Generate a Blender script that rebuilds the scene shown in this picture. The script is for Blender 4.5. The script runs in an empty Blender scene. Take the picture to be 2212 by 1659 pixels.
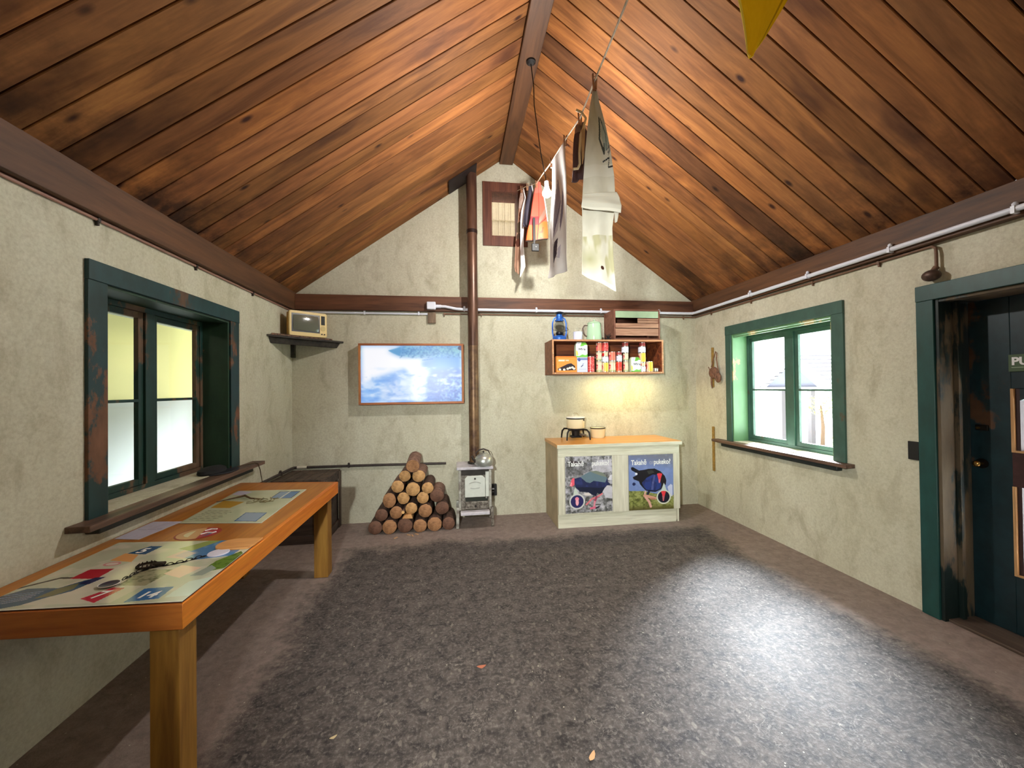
import bpy, bmesh, math, random
import numpy as np
from mathutils import Vector, Matrix, Euler
random.seed(7); RNG = np.random.RandomState(11)
PI = math.pi
SC = bpy.context.scene; COL = SC.collection
XL, XR, D = -1.796, 3.025, 4.638          # left wall, right wall, far wall
YB = -1.7                                  # wall behind the camera
PT, PB = 2.575, 2.384                      # wall plate top / bottom
SLOPE = 0.712
RX = 0.615                                 # ridge

# ------------------------------------------------------------------ helpers
def lin(c):
    out = []
    for v in c[:3]:
        v = v / 255.0
        out.append(v / 12.92 if v <= 0.04045 else ((v + 0.055) / 1.055) ** 2.4)
    return tuple(out)

def tag(o, label=None, cat=None, group=None, kind=None):
    if label: o['label'] = label
    if cat: o['category'] = cat
    if group: o['group'] = group
    if kind: o['kind'] = kind
    return o

def thing(name, label, cat, loc, group=None, rz=0.0):
    o = bpy.data.objects.new(name, None); COL.objects.link(o)
    o.empty_display_size = 0.05
    o.location = loc; o.rotation_euler = (0, 0, rz)
    return tag(o, label, cat, group)

class B:
    def __init__(s): s.v = []; s.f = []; s.m = []
    def add(s, vs, fs, mi=0):
        k = len(s.v); s.v += [tuple(p) for p in vs]
        s.f += [tuple(i + k for i in f) for f in fs]; s.m += [mi] * len(fs)
    def box(s, x0, x1, y0, y1, z0, z1, mi=0):
        v = [(x, y, z) for z in (z0, z1) for y in (y0, y1) for x in (x0, x1)]
        s.add(v, [(0, 2, 3, 1), (4, 5, 7, 6), (0, 1, 5, 4), (2, 6, 7, 3), (0, 4, 6, 2), (1, 3, 7, 5)], mi); return s
    def hexa(s, bot, top, mi=0):
        v = list(bot) + list(top)
        n = len(bot)
        s.add(v, [tuple(reversed(range(n))), tuple(range(n, 2 * n))] + [(i, (i + 1) % n, n + (i + 1) % n, n + i) for i in range(n)], mi); return s
    def beam(s, p0, p1, w, h, mi=0, up=(0, 0, 1)):
        p0 = Vector(p0); p1 = Vector(p1); d = (p1 - p0).normalized(); u = Vector(up)
        if abs(d.dot(u)) > .98: u = Vector((1, 0, 0))
        a = d.cross(u).normalized() * w / 2; b = a.cross(d).normalized() * h / 2
        s.hexa([p0 - a - b, p0 + a - b, p0 + a + b, p0 - a + b], [p1 - a - b, p1 + a - b, p1 + a + b, p1 - a + b], mi); return s
    def cyl(s, p0, p1, r0, r1=None, n=20, mi=0, mcap=None, jit=0):
        r1 = r0 if r1 is None else r1
        p0 = Vector(p0); p1 = Vector(p1); d = (p1 - p0).normalized()
        u = Vector((0, 0, 1)) if abs(d.z) < .9 else Vector((1, 0, 0))
        a = d.cross(u).normalized(); b = a.cross(d)
        J = [1 + random.uniform(-jit, jit) for _ in range(n)]
        v = [p0 + (a * math.cos(2 * PI * i / n) + b * math.sin(2 * PI * i / n)) * r0 * J[i] for i in range(n)]
        v += [p1 + (a * math.cos(2 * PI * i / n) + b * math.sin(2 * PI * i / n)) * r1 * J[i] for i in range(n)]
        s.add(v, [(i, (i + 1) % n, n + (i + 1) % n, n + i) for i in range(n)], mi)
        s.add(v[:n], [tuple(range(n))], mi if mcap is None else mcap)
        s.add(v[n:], [tuple(reversed(range(n)))], mi if mcap is None else mcap); return s
    def lathe(s, c, prof, n=28, mi=0, cap=True):
        c = Vector(c); v = []
        for r, z in prof:
            v += [c + Vector((r * math.cos(2 * PI * i / n), r * math.sin(2 * PI * i / n), z)) for i in range(n)]
        f = []
        for k in range(len(prof) - 1):
            f += [(k * n + i, k * n + (i + 1) % n, (k + 1) * n + (i + 1) % n, (k + 1) * n + i) for i in range(n)]
        s.add(v, f, mi)
        if cap:
            s.add(v[:n], [tuple(reversed(range(n)))], mi); s.add(v[-n:], [tuple(range(n))], mi)
        return s
    def tube(s, pts, r, n=10, mi=0, closed=False):
        P = [Vector(p) for p in pts]; N = len(P)
        rr = r if isinstance(r, (list, tuple)) else [r] * N
        rings = []; prev = None
        for i, p in enumerate(P):
            if closed: t = (P[(i + 1) % N] - P[i - 1]).normalized()
            else: t = (P[min(i + 1, N - 1)] - P[max(i - 1, 0)]).normalized()
            if prev is None:
                u = Vector((0, 0, 1)) if abs(t.z) < .9 else Vector((1, 0, 0))
                a = t.cross(u).normalized()
            else:
                a = (prev - t * prev.dot(t)).normalized()
            prev = a; b = t.cross(a)
            rings.append([p + (a * math.cos(2 * PI * j / n) + b * math.sin(2 * PI * j / n)) * rr[i] for j in range(n)])
        v = [q for R_ in rings for q in R_]; f = []
        for k in range(N if closed else N - 1):
            k2 = (k + 1) % N
            f += [(k * n + j, k * n + (j + 1) % n, k2 * n + (j + 1) % n, k2 * n + j) for j in range(n)]
        s.add(v, f, mi)
        if not closed:
            s.add(rings[0], [tuple(reversed(range(n)))], mi); s.add(rings[-1], [tuple(range(n))], mi)
        return s
    def ball(s, c, r, n=14, mi=0, sc=(1, 1, 1)):
        c = Vector(c); m = n // 2
        pr = [(math.sin(PI * k / m) * r, -math.cos(PI * k / m) * r) for k in range(m + 1)]
        v = []
        for rr, z in pr:
            v += [c + Vector((max(rr, 1e-5) * math.cos(2 * PI * i / n) * sc[0], max(rr, 1e-5) * math.sin(2 * PI * i / n) * sc[1], z * sc[2])) for i in range(n)]
        s.add(v, [(k * n + i, k * n + (i + 1) % n, (k + 1) * n + (i + 1) % n, (k + 1) * n + i) for k in range(m) for i in range(n)], mi); return s
    def build(s, name, mats, parent=None, bevel=0.0, smooth=True, local=False, origin=None, ang=35, kind=None, weld=False):
        me = bpy.data.meshes.new(name)
        v = s.v
        if not local:
            if parent is not None:
                W = Vector(parent.location)
                if parent.parent is not None: W = W + parent.parent.location
                org = Vector(W)
            else:
                a = np.array(v)
                org = Vector(origin) if origin is not None else Vector(((a[:, 0].min() + a[:, 0].max()) / 2, (a[:, 1].min() + a[:, 1].max()) / 2, a[:, 2].min()))
            v = [(p[0] - org.x, p[1] - org.y, p[2] - org.z) for p in v]
        me.from_pydata(v, [], s.f)
        if not isinstance(mats, (list, tuple)): mats = [mats]
        for m in mats: me.materials.append(m)
        me.polygons.foreach_set('material_index', s.m)
        me.polygons.foreach_set('use_smooth', [smooth] * len(s.f))
        if smooth:
            try: me.set_sharp_from_angle(angle=math.radians(ang))
            except Exception: pass
        me.update()
        o = bpy.data.objects.new(name, me); COL.objects.link(o)
        if parent is not None: o.parent = parent
        elif not local: o.location = org
        if bevel:
            md = o.modifiers.new('Bevel', 'BEVEL'); md.width = bevel; md.segments = 2; md.limit_method = 'ANGLE'
        if kind: o['kind'] = kind
        return o

# ------------------------------------------------------------------ materials
def nt(name):
    m = bpy.data.materials.new(name); m.use_nodes = True
    t = m.node_tree; return m, t, t.nodes['Principled BSDF'], t.nodes, t.links

def mixcol(n, l, fac, a, b, mode='MIX'):
    x = n.new('ShaderNodeMix'); x.data_type = 'RGBA'; x.blend_type = mode
    if isinstance(fac, (int, float)): x.inputs[0].default_value = fac
    else: l.new(fac, x.inputs[0])
    for i, c in ((6, a), (7, b)):
        if isinstance(c, (tuple, list)): x.inputs[i].default_value = (*c[:3], 1)
        else: l.new(c, x.inputs[i])
    return x.outputs[2]

def ramp(n, l, src, p0, p1, c0=(0, 0, 0), c1=(1, 1, 1)):
    r = n.new('ShaderNodeValToRGB'); e = r.color_ramp.elements
    e[0].position = p0; e[1].position = p1; e[0].color = (*c0, 1); e[1].color = (*c1, 1)
    l.new(src, r.inputs[0]); return r.outputs[0]

def noise(n, l, scale, detail=4, rough=.55, vec=None, dist=0):
    x = n.new('ShaderNodeTexNoise'); x.inputs['Scale'].default_value = scale
    x.inputs['Detail'].default_value = detail; x.inputs['Roughness'].default_value = rough
    x.inputs['Distortion'].default_value = dist
    if vec is not None: l.new(vec, x.inputs['Vector'])
    return x.outputs['Fac']

def objcoord(n, l, scale=(1, 1, 1), rot=(0, 0, 0), which='Object'):
    tc = n.new('ShaderNodeTexCoord'); mp = n.new('ShaderNodeMapping')
    mp.inputs['Scale'].default_value = scale; mp.inputs['Rotation'].default_value = rot
    l.new(tc.outputs[which], mp.inputs['Vector']); return mp.outputs[0]

def bump(n, l, h, strength, dist, p):
    b = n.new('ShaderNodeBump'); b.inputs['Strength'].default_value = strength; b.inputs['Distance'].default_value = dist
    l.new(h, b.inputs['Height']); l.new(b.outputs[0], p.inputs['Normal'])

def mat(name, c, rough=.6, metal=0, var=0, vscale=8, bmp=0, c2=None, emit=None, es=0, spec=None, sheen=0, trans=0, stretch=(1, 1, 1)):
    m, t, p, n, l = nt(name); c = lin(c)
    p.inputs['Base Color'].default_value = (*c, 1)
    p.inputs['Roughness'].default_value = rough; p.inputs['Metallic'].default_value = metal
    if spec is not None: p.inputs['Specular IOR Level'].default_value = spec
    if trans: p.inputs['Transmission Weight'].default_value = trans
    if var or c2:
        vec = objcoord(n, l, stretch)
        fac = noise(n, l, vscale, 5, .6, vec)
        f2 = ramp(n, l, fac, .35, .65)
        a = tuple(x * (1 - var) for x in c) if c2 is None else lin(c2)
        b = tuple(min(1, x * (1 + var)) for x in c) if c2 is None else c
        l.new(mixcol(n, l, f2, a, b), p.inputs['Base Color'])
        if bmp: bump(n, l, fac, bmp, .01, p)
    if emit:
        p.inputs['Emission Color'].default_value = (*lin(emit), 1); p.inputs['Emission Strength'].default_value = es
    return m

def wood(name, c1, c2, axis='X', scale=1.0, rough=.55, knots=True, bmp=.15, spec=.4):
    """grain runs along axis in object space"""
    m, t, p, n, l = nt(name)
    s = {'X': (1.2, 14, 14), 'Y': (14, 1.2, 14), 'Z': (14, 14, 1.2)}[axis]
    vec = objcoord(n, l, tuple(q * scale for q in s))
    f = noise(n, l, 1.6, 6, .62, vec, .6)
    col = mixcol(n, l, ramp(n, l, f, .36, .66), lin(c1), lin(c2))
    vec2 = objcoord(n, l, tuple((q if q > 2 else q * .8) * scale * 4 for q in s))
    f2 = noise(n, l, 2.2, 3, .5, vec2)
    col = mixcol(n, l, ramp(n, l, f2, .3, .75, (.72, .72, .72), (1.1, 1.1, 1.1)), (0, 0, 0), col)
    x = n.new('ShaderNodeMix'); x.data_type = 'RGBA'; x.blend_type = 'MULTIPLY'; x.inputs[0].default_value = 1
    l.new(mixcol(n, l, ramp(n, l, f, .36, .66), lin(c1), lin(c2)), x.inputs[6])
    l.new(ramp(n, l, f2, .3, .75, (.78, .76, .74), (1, 1, 1)), x.inputs[7])
    l.new(x.outputs[2], p.inputs['Base Color'])
    p.inputs['Roughness'].default_value = rough; p.inputs['Specular IOR Level'].default_value = spec
    if bmp: bump(n, l, f, bmp, .01, p)
    return m

def peeling(name, paint, under, amount=.42, scale=2.2, rough=.5, dirt=.25, seed=0.0, shifts=(1, 1, .55)):
    """old paint worn through to wood in patches"""
    m, t, p, n, l = nt(name)
    mp = objcoord(n, l, shifts)
    n.active = None
    for nd in n:
        if nd.type == 'MAPPING': nd.inputs['Location'].default_value = (seed, seed * .7, seed * 1.3)
    f = noise(n, l, scale, 8, .68, mp)
    mask = ramp(n, l, f, 1 - amount - .015, 1 - amount + .015)
    g = noise(n, l, 14, 4, .6, mp)
    pc = mixcol(n, l, ramp(n, l, g, .3, .75), tuple(x * (1 - dirt) for x in lin(paint)), tuple(min(1, x * (1 + dirt)) for x in lin(paint)))
    uc = mixcol(n, l, ramp(n, l, g, .3, .7), tuple(x * .6 for x in lin(under)), lin(under))
    l.new(mixcol(n, l, mask, pc, uc), p.inputs['Base Color'])
    l.new(ramp(n, l, mask, 0, 1, (rough,) * 3, (.8,) * 3), p.inputs['Roughness'])
    bump(n, l, mask, -.3, .004, p)
    return m

def attrmat(name, rough=.5, emit=0.0, attr='paint', grain=0.0, spec=.5):
    m, t, p, n, l = nt(name)
    a = n.new('ShaderNodeAttribute'); a.attribute_name = attr
    p.inputs['Roughness'].default_value = rough; p.inputs['Specular IOR Level'].default_value = spec
    if emit:
        p.inputs['Base Color'].default_value = (0.01, 0.01, 0.01, 1)
        l.new(a.outputs['Color'], p.inputs['Emission Color']); p.inputs['Emission Strength'].default_value = emit
    else:
        l.new(a.outputs['Color'], p.inputs['Base Color'])
    if grain:
        bump(n, l, noise(n, l, 300, 2, .5, objcoord(n, l)), grain, .002, p)
    return m

def plaster(name, base, dark, stain):
    m, t, p, n, l = nt(name)
    v = objcoord(n, l, (1, 1, 1)); vz = objcoord(n, l, (1, 1, .28))
    big = noise(n, l, 1.3, 6, .6, vz, .3)
    mid = noise(n, l, 5.5, 8, .7, v)
    fine = noise(n, l, 60, 4, .7, v)
    c = mixcol(n, l, ramp(n, l, big, .36, .68), lin(dark), lin(base))
    c = mixcol(n, l, ramp(n, l, mid, .56, .76, (0, 0, 0), (.5, .5, .5)), c, lin(stain))
    c = mixcol(n, l, ramp(n, l, fine, .30, .62, (.35, .35, .35), (0, 0, 0)), c, lin(stain))
    strk = noise(n, l, 3.2, 7, .7, objcoord(n, l, (1.6, 1.6, .8)), .5)
    c = mixcol(n, l, ramp(n, l, strk, .50, .74, (0, 0, 0), (.6, .6, .6)), c, lin(stain))
    pit = noise(n, l, 9, 6, .75, v)
    c = mixcol(n, l, ramp(n, l, pit, .68, .80, (0, 0, 0), (.55, .55, .55)), c, tuple(x * .5 for x in lin(stain)))
    l.new(c, p.inputs['Base Color']); p.inputs['Roughness'].default_value = .92
    p.inputs['Specular IOR Level'].default_value = .2
    h = mixcol(n, l, .5, mid, fine)
    bump(n, l, h, .22, .012, p)
    return m

# ------------------------------------------------------------------ paint canvas (python-drawn vertex colours)
class Canvas:
    def __init__(s, w, h, c): s.w, s.h = w, h; s.a = np.zeros((h, w, 3)); s.a[:] = c; s.U, s.V = np.meshgrid((np.arange(w) + .5) / w, (np.arange(h) + .5) / h)
    def noise(s, fx, fy, seed=0, octs=3):
        r = np.random.RandomState(seed); out = np.zeros((s.h, s.w)); amp = 1; tot = 0
        for o in range(octs):
            gx, gy = int(fx * 2 ** o) + 2, int(fy * 2 ** o) + 2
            g = r.rand(gy + 1, gx + 1); x = s.U * (gx - 1); y = s.V * (gy - 1)
            xi = x.astype(int); yi = y.astype(int); tx = x - xi; ty = y - yi
            tx = tx * tx * (3 - 2 * tx); ty = ty * ty * (3 - 2 * ty)
            out += amp * ((g[yi, xi] * (1 - tx) + g[yi, xi + 1] * tx) * (1 - ty) + (g[yi + 1, xi] * (1 - tx) + g[yi + 1, xi + 1] * tx) * ty)
            tot += amp; amp *= .5
        return out / tot
    def put(s, m, c, a=1.0):
        m = np.clip(m * a, 0, 1)[..., None] if m.dtype != bool else (m * a)[..., None]
        s.a = s.a * (1 - m) + np.array(c) * m
    def poly(s, pts, c, a=1.0):
        ins = np.zeros((s.h, s.w), bool); n = len(pts)
        for i in range(n):
            x0, y0 = pts[i]; x1, y1 = pts[(i + 1) % n]
            if y0 == y1: continue
            k = ((y0 > s.V) != (y1 > s.V)) & (s.U < (x1 - x0) * (s.V - y0) / (y1 - y0) + x0)
            ins ^= k
        s.put(ins, c, a); return ins
    def ell(s, cx, cy, rx, ry, c, a=1.0, rot=0):
        dx = s.U - cx; dy = s.V - cy; X = dx * math.cos(rot) + dy * math.sin(rot); Y = -dx * math.sin(rot) + dy * math.cos(rot)
        m = (X / rx) ** 2 + (Y / ry) ** 2 < 1; s.put(m, c, a); return m
    def line(s, pts, w, c, asp=1.0, a=1.0):
        for (x0, y0), (x1, y1) in zip(pts[:-1], pts[1:]):
            dx, dy = x1 - x0, (y1 - y0) * asp; L = dx * dx + dy * dy + 1e-9
            t = np.clip(((s.U - x0) * dx + (s.V - y0) * asp * dy) / L, 0, 1)
            d = np.hypot(s.U - x0 - t * dx, (s.V - y0) * asp - t * dy); s.put(d < w, c, a)

def painted(name, canvas, corners, m, parent=None, thick=.004, back=None, surf=None):
    """grid through four 3D corners (BL, BR, TR, TL) coloured from canvas; v up. surf(u,v)->point overrides"""
    w, h = canvas.w, canvas.h
    u = np.linspace(0, 1, w + 1); v = np.linspace(0, 1, h + 1)
    U, V = np.meshgrid(u, v)
    c = [np.array(q, float) for q in corners] if corners else None
    if surf is None:
        P = ((1 - U) * (1 - V))[..., None] * c[0] + (U * (1 - V))[..., None] * c[1] + (U * V)[..., None] * c[2] + ((1 - U) * V)[..., None] * c[3]
    else: P = surf(U, V)
    verts = P.reshape(-1, 3); nv = len(verts)
    org = parent.location if parent else Vector((verts[:, 0].mean(), verts[:, 1].mean(), verts[:, 2].min()))
    verts = verts - np.array(org)
    idx = np.arange((w + 1) * (h + 1)).reshape(h + 1, w + 1)
    F = np.stack([idx[:-1, :-1], idx[:-1, 1:], idx[1:, 1:], idx[1:, :-1]], -1).reshape(-1, 4)
    me = bpy.data.meshes.new(name)
    me.vertices.add(nv); me.vertices.foreach_set('co', verts.astype('f').ravel())
    me.loops.add(F.size); me.loops.foreach_set('vertex_index', F.astype('i').ravel())
    me.polygons.add(len(F)); me.polygons.foreach_set('loop_start', np.arange(0, F.size, 4, dtype='i'))
    me.update(calc_edges=True)
    me.polygons.foreach_set('use_smooth', [surf is not None] * len(F))
    at = me.color_attributes.new('paint', 'FLOAT_COLOR', 'CORNER')
    a = canvas.a.reshape(-1, 3); lincol = np.where(a <= .04045, a / 12.92, ((a + .055) / 1.055) ** 2.4)
    C4 = np.concatenate([lincol, np.ones((len(a), 1))], 1); C4 = np.repeat(C4, 4, axis=0)
    at.data.foreach_set('color', C4.astype('f').ravel())
    me.materials.append(m)
    o = bpy.data.objects.new(name, me); COL.objects.link(o)
    if parent: o.parent = parent
    else: o.location = org
    if thick:
        md = o.modifiers.new('Solidify', 'SOLIDIFY'); md.thickness = thick; md.offset = -1
    return o
def C(r, g, b): return (r / 255, g / 255, b / 255)

def text(name, s, size, m, parent, M, bold=0.0, extrude=.0006, sx=1.0, align='LEFT'):
    cu = bpy.data.curves.new(name, 'FONT'); cu.body = s; cu.size = size; cu.extrude = extrude; cu.offset = bold
    cu.align_x = align
    tmp = bpy.data.objects.new('tmp', cu); COL.objects.link(tmp)
    dg = bpy.context.evaluated_depsgraph_get(); me = bpy.data.meshes.new_from_object(tmp.evaluated_get(dg))
    bpy.data.objects.remove(tmp)
    me.transform(Matrix.Diagonal((sx, 1, 1, 1)))
    me.transform(M)
    if parent: me.transform(Matrix.Translation(-Vector(parent.location)))
    me.materials.clear(); me.materials.append(m)
    o = bpy.data.objects.new(name, me); COL.objects.link(o)
    if parent: o.parent = parent
    return o
def frame_M(o, ux, uy):
    ux = Vector(ux).normalized(); uy = Vector(uy).normalized(); uz = ux.cross(uy)
    return Matrix.Translation(Vector(o)) @ Matrix((ux, uy, uz)).transposed().to_4x4()

def clone(root, loc=None, label=None):
    c = root.copy(); COL.objects.link(c)
    if loc is not None: c.location = loc
    if label: c['label'] = label
    for ch in list(root.children):
        k = ch.copy(); COL.objects.link(k); k.parent = c
        for g in ch.children:
            q = g.copy(); COL.objects.link(q); q.parent = k
    return c

# ------------------------------------------------------------------ palette
M = {}
M['plaster'] = plaster('wall_plaster', (209, 208, 190), (188, 185, 163), (142, 132, 108))
M['beam'] = wood('beam_wood_y', (70, 45, 28), (106, 70, 43), 'Y', .5, .6)
M['beamx'] = wood('beam_wood_x', (72, 44, 30), (122, 80, 56), 'X', .5, .6)
M['frame_brown'] = wood('brown_window_wood', (84, 48, 38), (118, 72, 54), 'Z', .8, .6)
M['green_dark'] = peeling('dark_green_peeling_paint', (14, 50, 52), (120, 84, 62), .47, 2.4, .45, .3, 1.0)
M['green_head'] = peeling('dark_green_worn_paint', (18, 56, 60), (96, 74, 58), .42, 2.0, .45, .3, 3.1)
M['green_reveal'] = peeling('mid_green_reveal_paint', (34, 62, 46), (170, 118, 86), .40, 1.7, .5, .2, 5.3)
M['green_sash'] = peeling('sash_green_paint', (16, 52, 46), (110, 86, 66), .47, 3.0, .5, .3, 9.3)
M['green_right'] = peeling('green_paint', (54, 86, 76), (96, 84, 64), .37, 2.4, .5, .2, 2.3)
M['green_light'] = peeling('light_green_paint', (96, 138, 98), (206, 190, 140), .41, 2.6, .5, .08, 4.2)
M['green_door'] = peeling('door_green_paint', (18, 42, 48), (84, 56, 34), .475, 1.6, .4, .3, 7.1, (1, 1, .8))
M['green_door_trim'] = peeling('door_trim_green_paint', (22, 66, 62), (120, 98, 70), .42, 1.5, .45, .25, 6.6, (1, 1, .4))
M['green_jamb'] = peeling('door_jamb_green_paint', (14, 30, 28), (96, 82, 62), .50, 2.1, .5, .3, 8.8, (1, 1, .3))
M['sill_wood'] = wood('weathered_sill_wood', (70, 52, 44), (128, 100, 84), 'Y', .7, .5)
M['sill_dark'] = mat('sill_dark_paint', (24, 34, 34), .5, 0, .3, 12)
M['table'] = wood('orange_varnished_wood', (168, 100, 34), (200, 136, 58), 'Y', .45, .38, bmp=.03)
M['table_edge'] = wood('orange_edge_wood', (212, 112, 30), (238, 148, 50), 'Y', .6, .42, bmp=.05)  # right edge colour raised for the bulb and window light falling on it
M['table_edgex'] = wood('orange_end_wood', (168, 92, 34), (196, 118, 50), 'X', .6, .42, bmp=.05)
M['leg'] = wood('table_leg_wood', (134, 92, 36), (176, 130, 56), 'Z', .6, .55, bmp=.05)
M['white_wood'] = wood('whitewashed_wood', (214, 214, 190), (238, 238, 220), 'X', .5, .5, bmp=.05)
M['white_woodz'] = wood('whitewashed_upright_wood', (214, 212, 190), (238, 236, 218), 'Z', .5, .5, bmp=.05)
M['counter'] = wood('counter_varnished_wood', (206, 142, 70), (226, 168, 92), 'X', .4, .28, bmp=.02)
M['panel_side'] = mat('counter_side_board', (176, 160, 130), .8, 0, .12, 6)
M['shelf_wood'] = wood('shelf_reddish_wood', (110, 64, 44), (158, 98, 64), 'X', .7, .55)
M['shelf_edge'] = wood('shelf_edge_wood', (186, 132, 92), (216, 164, 122), 'X', .7, .55)
M['shelf_in'] = wood('shelf_inner_wood', (92, 44, 32), (170, 96, 52), 'X', .8, .55)
M['crate'] = wood('crate_wood', (140, 98, 78), (188, 148, 122), 'X', .9, .65)
M['crate_red'] = wood('crate_brown_wood', (108, 66, 50), (140, 94, 76), 'X', .9, .65)
M['crate_green'] = peeling('crate_pale_green_paint', (160, 184, 150), (150, 120, 96), .30, 6, .6, .1, 2.0)
M['black'] = mat('matte_black', (12, 12, 13), .6)
M['iron'] = mat('black_cast_iron', (30, 27, 28), .55, .6, .4, 30, .2)
M['rust'] = mat('rusty_iron', (52, 40, 34), .7, .5, .4, 25, .3)
M['white_plastic'] = mat('white_conduit_plastic', (214, 218, 230), .4)
M['brown_pipe'] = mat('brown_painted_conduit', (112, 82, 62), .6, 0, .2, 20)
M['grey_pipe'] = mat('dark_grey_pipe', (62, 54, 52), .55, .3, .3, 20)
M['bulb'] = mat('bulb_glow', (255, 255, 255), .3, emit=(250, 246, 240), es=1500)
M['cord'] = mat('black_cord', (16, 13, 12), .6)
M['rope'] = mat('cotton_rope', (206, 188, 160), .85, 0, .15, 60)
M['peg'] = wood('peg_wood', (150, 100, 70), (186, 134, 100), 'Z', 3, .6)
M['flue'] = None
M['enamel_white'] = mat('white_enamel', (226, 226, 222), .2)
M['enamel_cream'] = mat('cream_enamel', (232, 220, 182), .25, 0, .04, 3)
M['enamel_green'] = mat('mint_enamel', (176, 208, 176), .15)
M['rim_black'] = mat('dark_enamel_rim', (60, 60, 50), .3)
M['dark_wood'] = wood('dark_old_crate_wood', (50, 42, 38), (88, 74, 66), 'X', .6, .7)
M['dark_woodz'] = wood('dark_old_upright_wood', (58, 48, 42), (104, 88, 76), 'Z', .6, .7)
M['shelf_black'] = mat('tarred_black_timber', (26, 25, 24), .75, 0, .6, 20, .5, c2=(60, 54, 46))
M['stick'] = mat('golden_stick_wood', (150, 118, 56), .7, 0, .25, 40)
M['leather'] = mat('brown_leather', (122, 86, 66), .7, 0, .35, 40, .3)
M['paper'] = mat('white_paper', (204, 200, 214), .6)
M['text_white'] = mat('print_white', (238, 240, 240), .5)

# flue: brown glazed upper, buff lower
def flue_mat():
    m, t, p, n, l = nt('flue_rusted_metal')
    g = noise(n, l, 3, 5, .6, objcoord(n, l, (3, 3, .7)))
    c = mixcol(n, l, ramp(n, l, g, .35, .68), lin((66, 44, 38)), lin((112, 82, 64)))
    l.new(c, p.inputs['Base Color']); p.inputs['Metallic'].default_value = .45; p.inputs['Roughness'].default_value = .36
    return m
M['flue'] = flue_mat()

# glass pane: real thin glass
def glass_mat(name, tint=(1, 1, 1), rough=0.0, refl=.06):
    m, t, p, n, l = nt(name)
    n.remove(p); out = n['Material Output']
    tr = n.new('ShaderNodeBsdfTransparent'); tr.inputs[0].default_value = (*tint, 1)
    gl = n.new('ShaderNodeBsdfGlossy'); gl.inputs['Roughness'].default_value = rough
    lw = n.new('ShaderNodeLayerWeight'); lw.inputs[0].default_value = .5
    pw = n.new('ShaderNodeMath'); pw.operation = 'POWER'; pw.inputs[1].default_value = 4.5; l.new(lw.outputs['Facing'], pw.inputs[0])
    sc_ = n.new('ShaderNodeMath'); sc_.operation = 'MULTIPLY_ADD'; sc_.inputs[1].default_value = .5; sc_.inputs[2].default_value = .02; l.new(pw.outputs[0], sc_.inputs[0])
    mx = n.new('ShaderNodeMixShader'); l.new(sc_.outputs[0], mx.inputs[0]); l.new(tr.outputs[0], mx.inputs[1]); l.new(gl.outputs[0], mx.inputs[2])
    l.new(mx.outputs[0], out.inputs[0]); return m
M['glass'] = glass_mat('window_glass', (.96, .97, .96))

# ------------------------------------------------------------------ camera
cam = bpy.data.cameras.new('camera'); co = bpy.data.objects.new('camera', cam); COL.objects.link(co)
r_ = Vector((0.990109, -0.139788, -0.011969)); u_ = Vector((0.010483, -0.011364, 0.99988)); f_ = Vector((0.139907, 0.990116, 0.009787))
co.matrix_world = Matrix.Translation((0, 0, 1.5)) @ Matrix((r_, u_, -f_)).transposed().to_4x4()
cam.sensor_width = 36; cam.lens = 850 / 2212 * 36; cam.clip_start = .05; cam.clip_end = 200
SC.camera = co

# ------------------------------------------------------------------ room shell
def wall_with_holes(name, axis, at, out, a0, a1, z0, z1, holes, m):
    """wall slab whose inner face is at `at`, thickness to `out`; holes = (b0,b1,c0,c1)"""
    bb = B()
    hs = sorted(holes); cur = a0
    def bx(p0, p1, q0, q1):
        if p1 - p0 < 1e-4 or q1 - q0 < 1e-4: return
        lo, hi = min(at, out), max(at, out)
        if axis == 'X': bb.box(lo, hi, p0, p1, q0, q1)
        else: bb.box(p0, p1, lo, hi, q0, q1)
    for (b0, b1, c0, c1) in hs:
        bx(cur, b0, z0, z1); bx(b0, b1, z0, c0); bx(b0, b1, c1, z1); cur = b1
    bx(cur, a1, z0, z1)
    return bb.build(name, m, None, smooth=False, origin=(0, 0, 0), kind='structure')

LW = (2.30, 3.42, .885, 2.06)       # left window opening (y0,y1,z0,z1)
RW = (2.79, 3.97, .885, 2.06)
DR = (1.16, 2.10, -.05, 2.03)       # door opening
wall_with_holes('wall_left', 'X', XL, XL - .26, YB, D + .26, 0, PT, [LW], M['plaster'])
wall_with_holes('wall_right', 'X', XR, XR + .30, YB, D + .26, 0, PT, [RW, DR], M['plaster'])
SW = (.425, .765, 3.295, 3.845)     # little gable window opening
bb = B()
def gz(x): return PT + SLOPE * (min(x - XL, XR - x) - .05) + .02
y0, y1 = D, D + .26
def gslab(x0, x1, zb, zt=None):
    za, zc = (gz(x0), gz(x1)) if zt is None else (zt, zt)
    if isinstance(zb, tuple): zb0, zb1 = zb
    else: zb0 = zb1 = zb
    bb.hexa([(x0, y0, zb0), (x1, y0, zb1), (x1, y1, zb1), (x0, y1, zb0)], [(x0, y0, za), (x1, y0, zc), (x1, y1, zc), (x0, y1, za)])
gslab(XL, SW[0], 0); gslab(SW[0], SW[1], 0, SW[2])
gslab(SW[0], RX, SW[3]); gslab(RX, SW[1], SW[3]); gslab(SW[1], XR, 0)
bb.build('wall_back', M['plaster'], None, smooth=False, origin=(0, 0, 0), kind='structure')
bb = B()
y0, y1 = YB - .2, YB
gslab(XL, RX, 0); gslab(RX, XR, 0)
bb.build('wall_front', M['plaster'], None, smooth=False, origin=(0, 0, 0), kind='structure')

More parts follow.
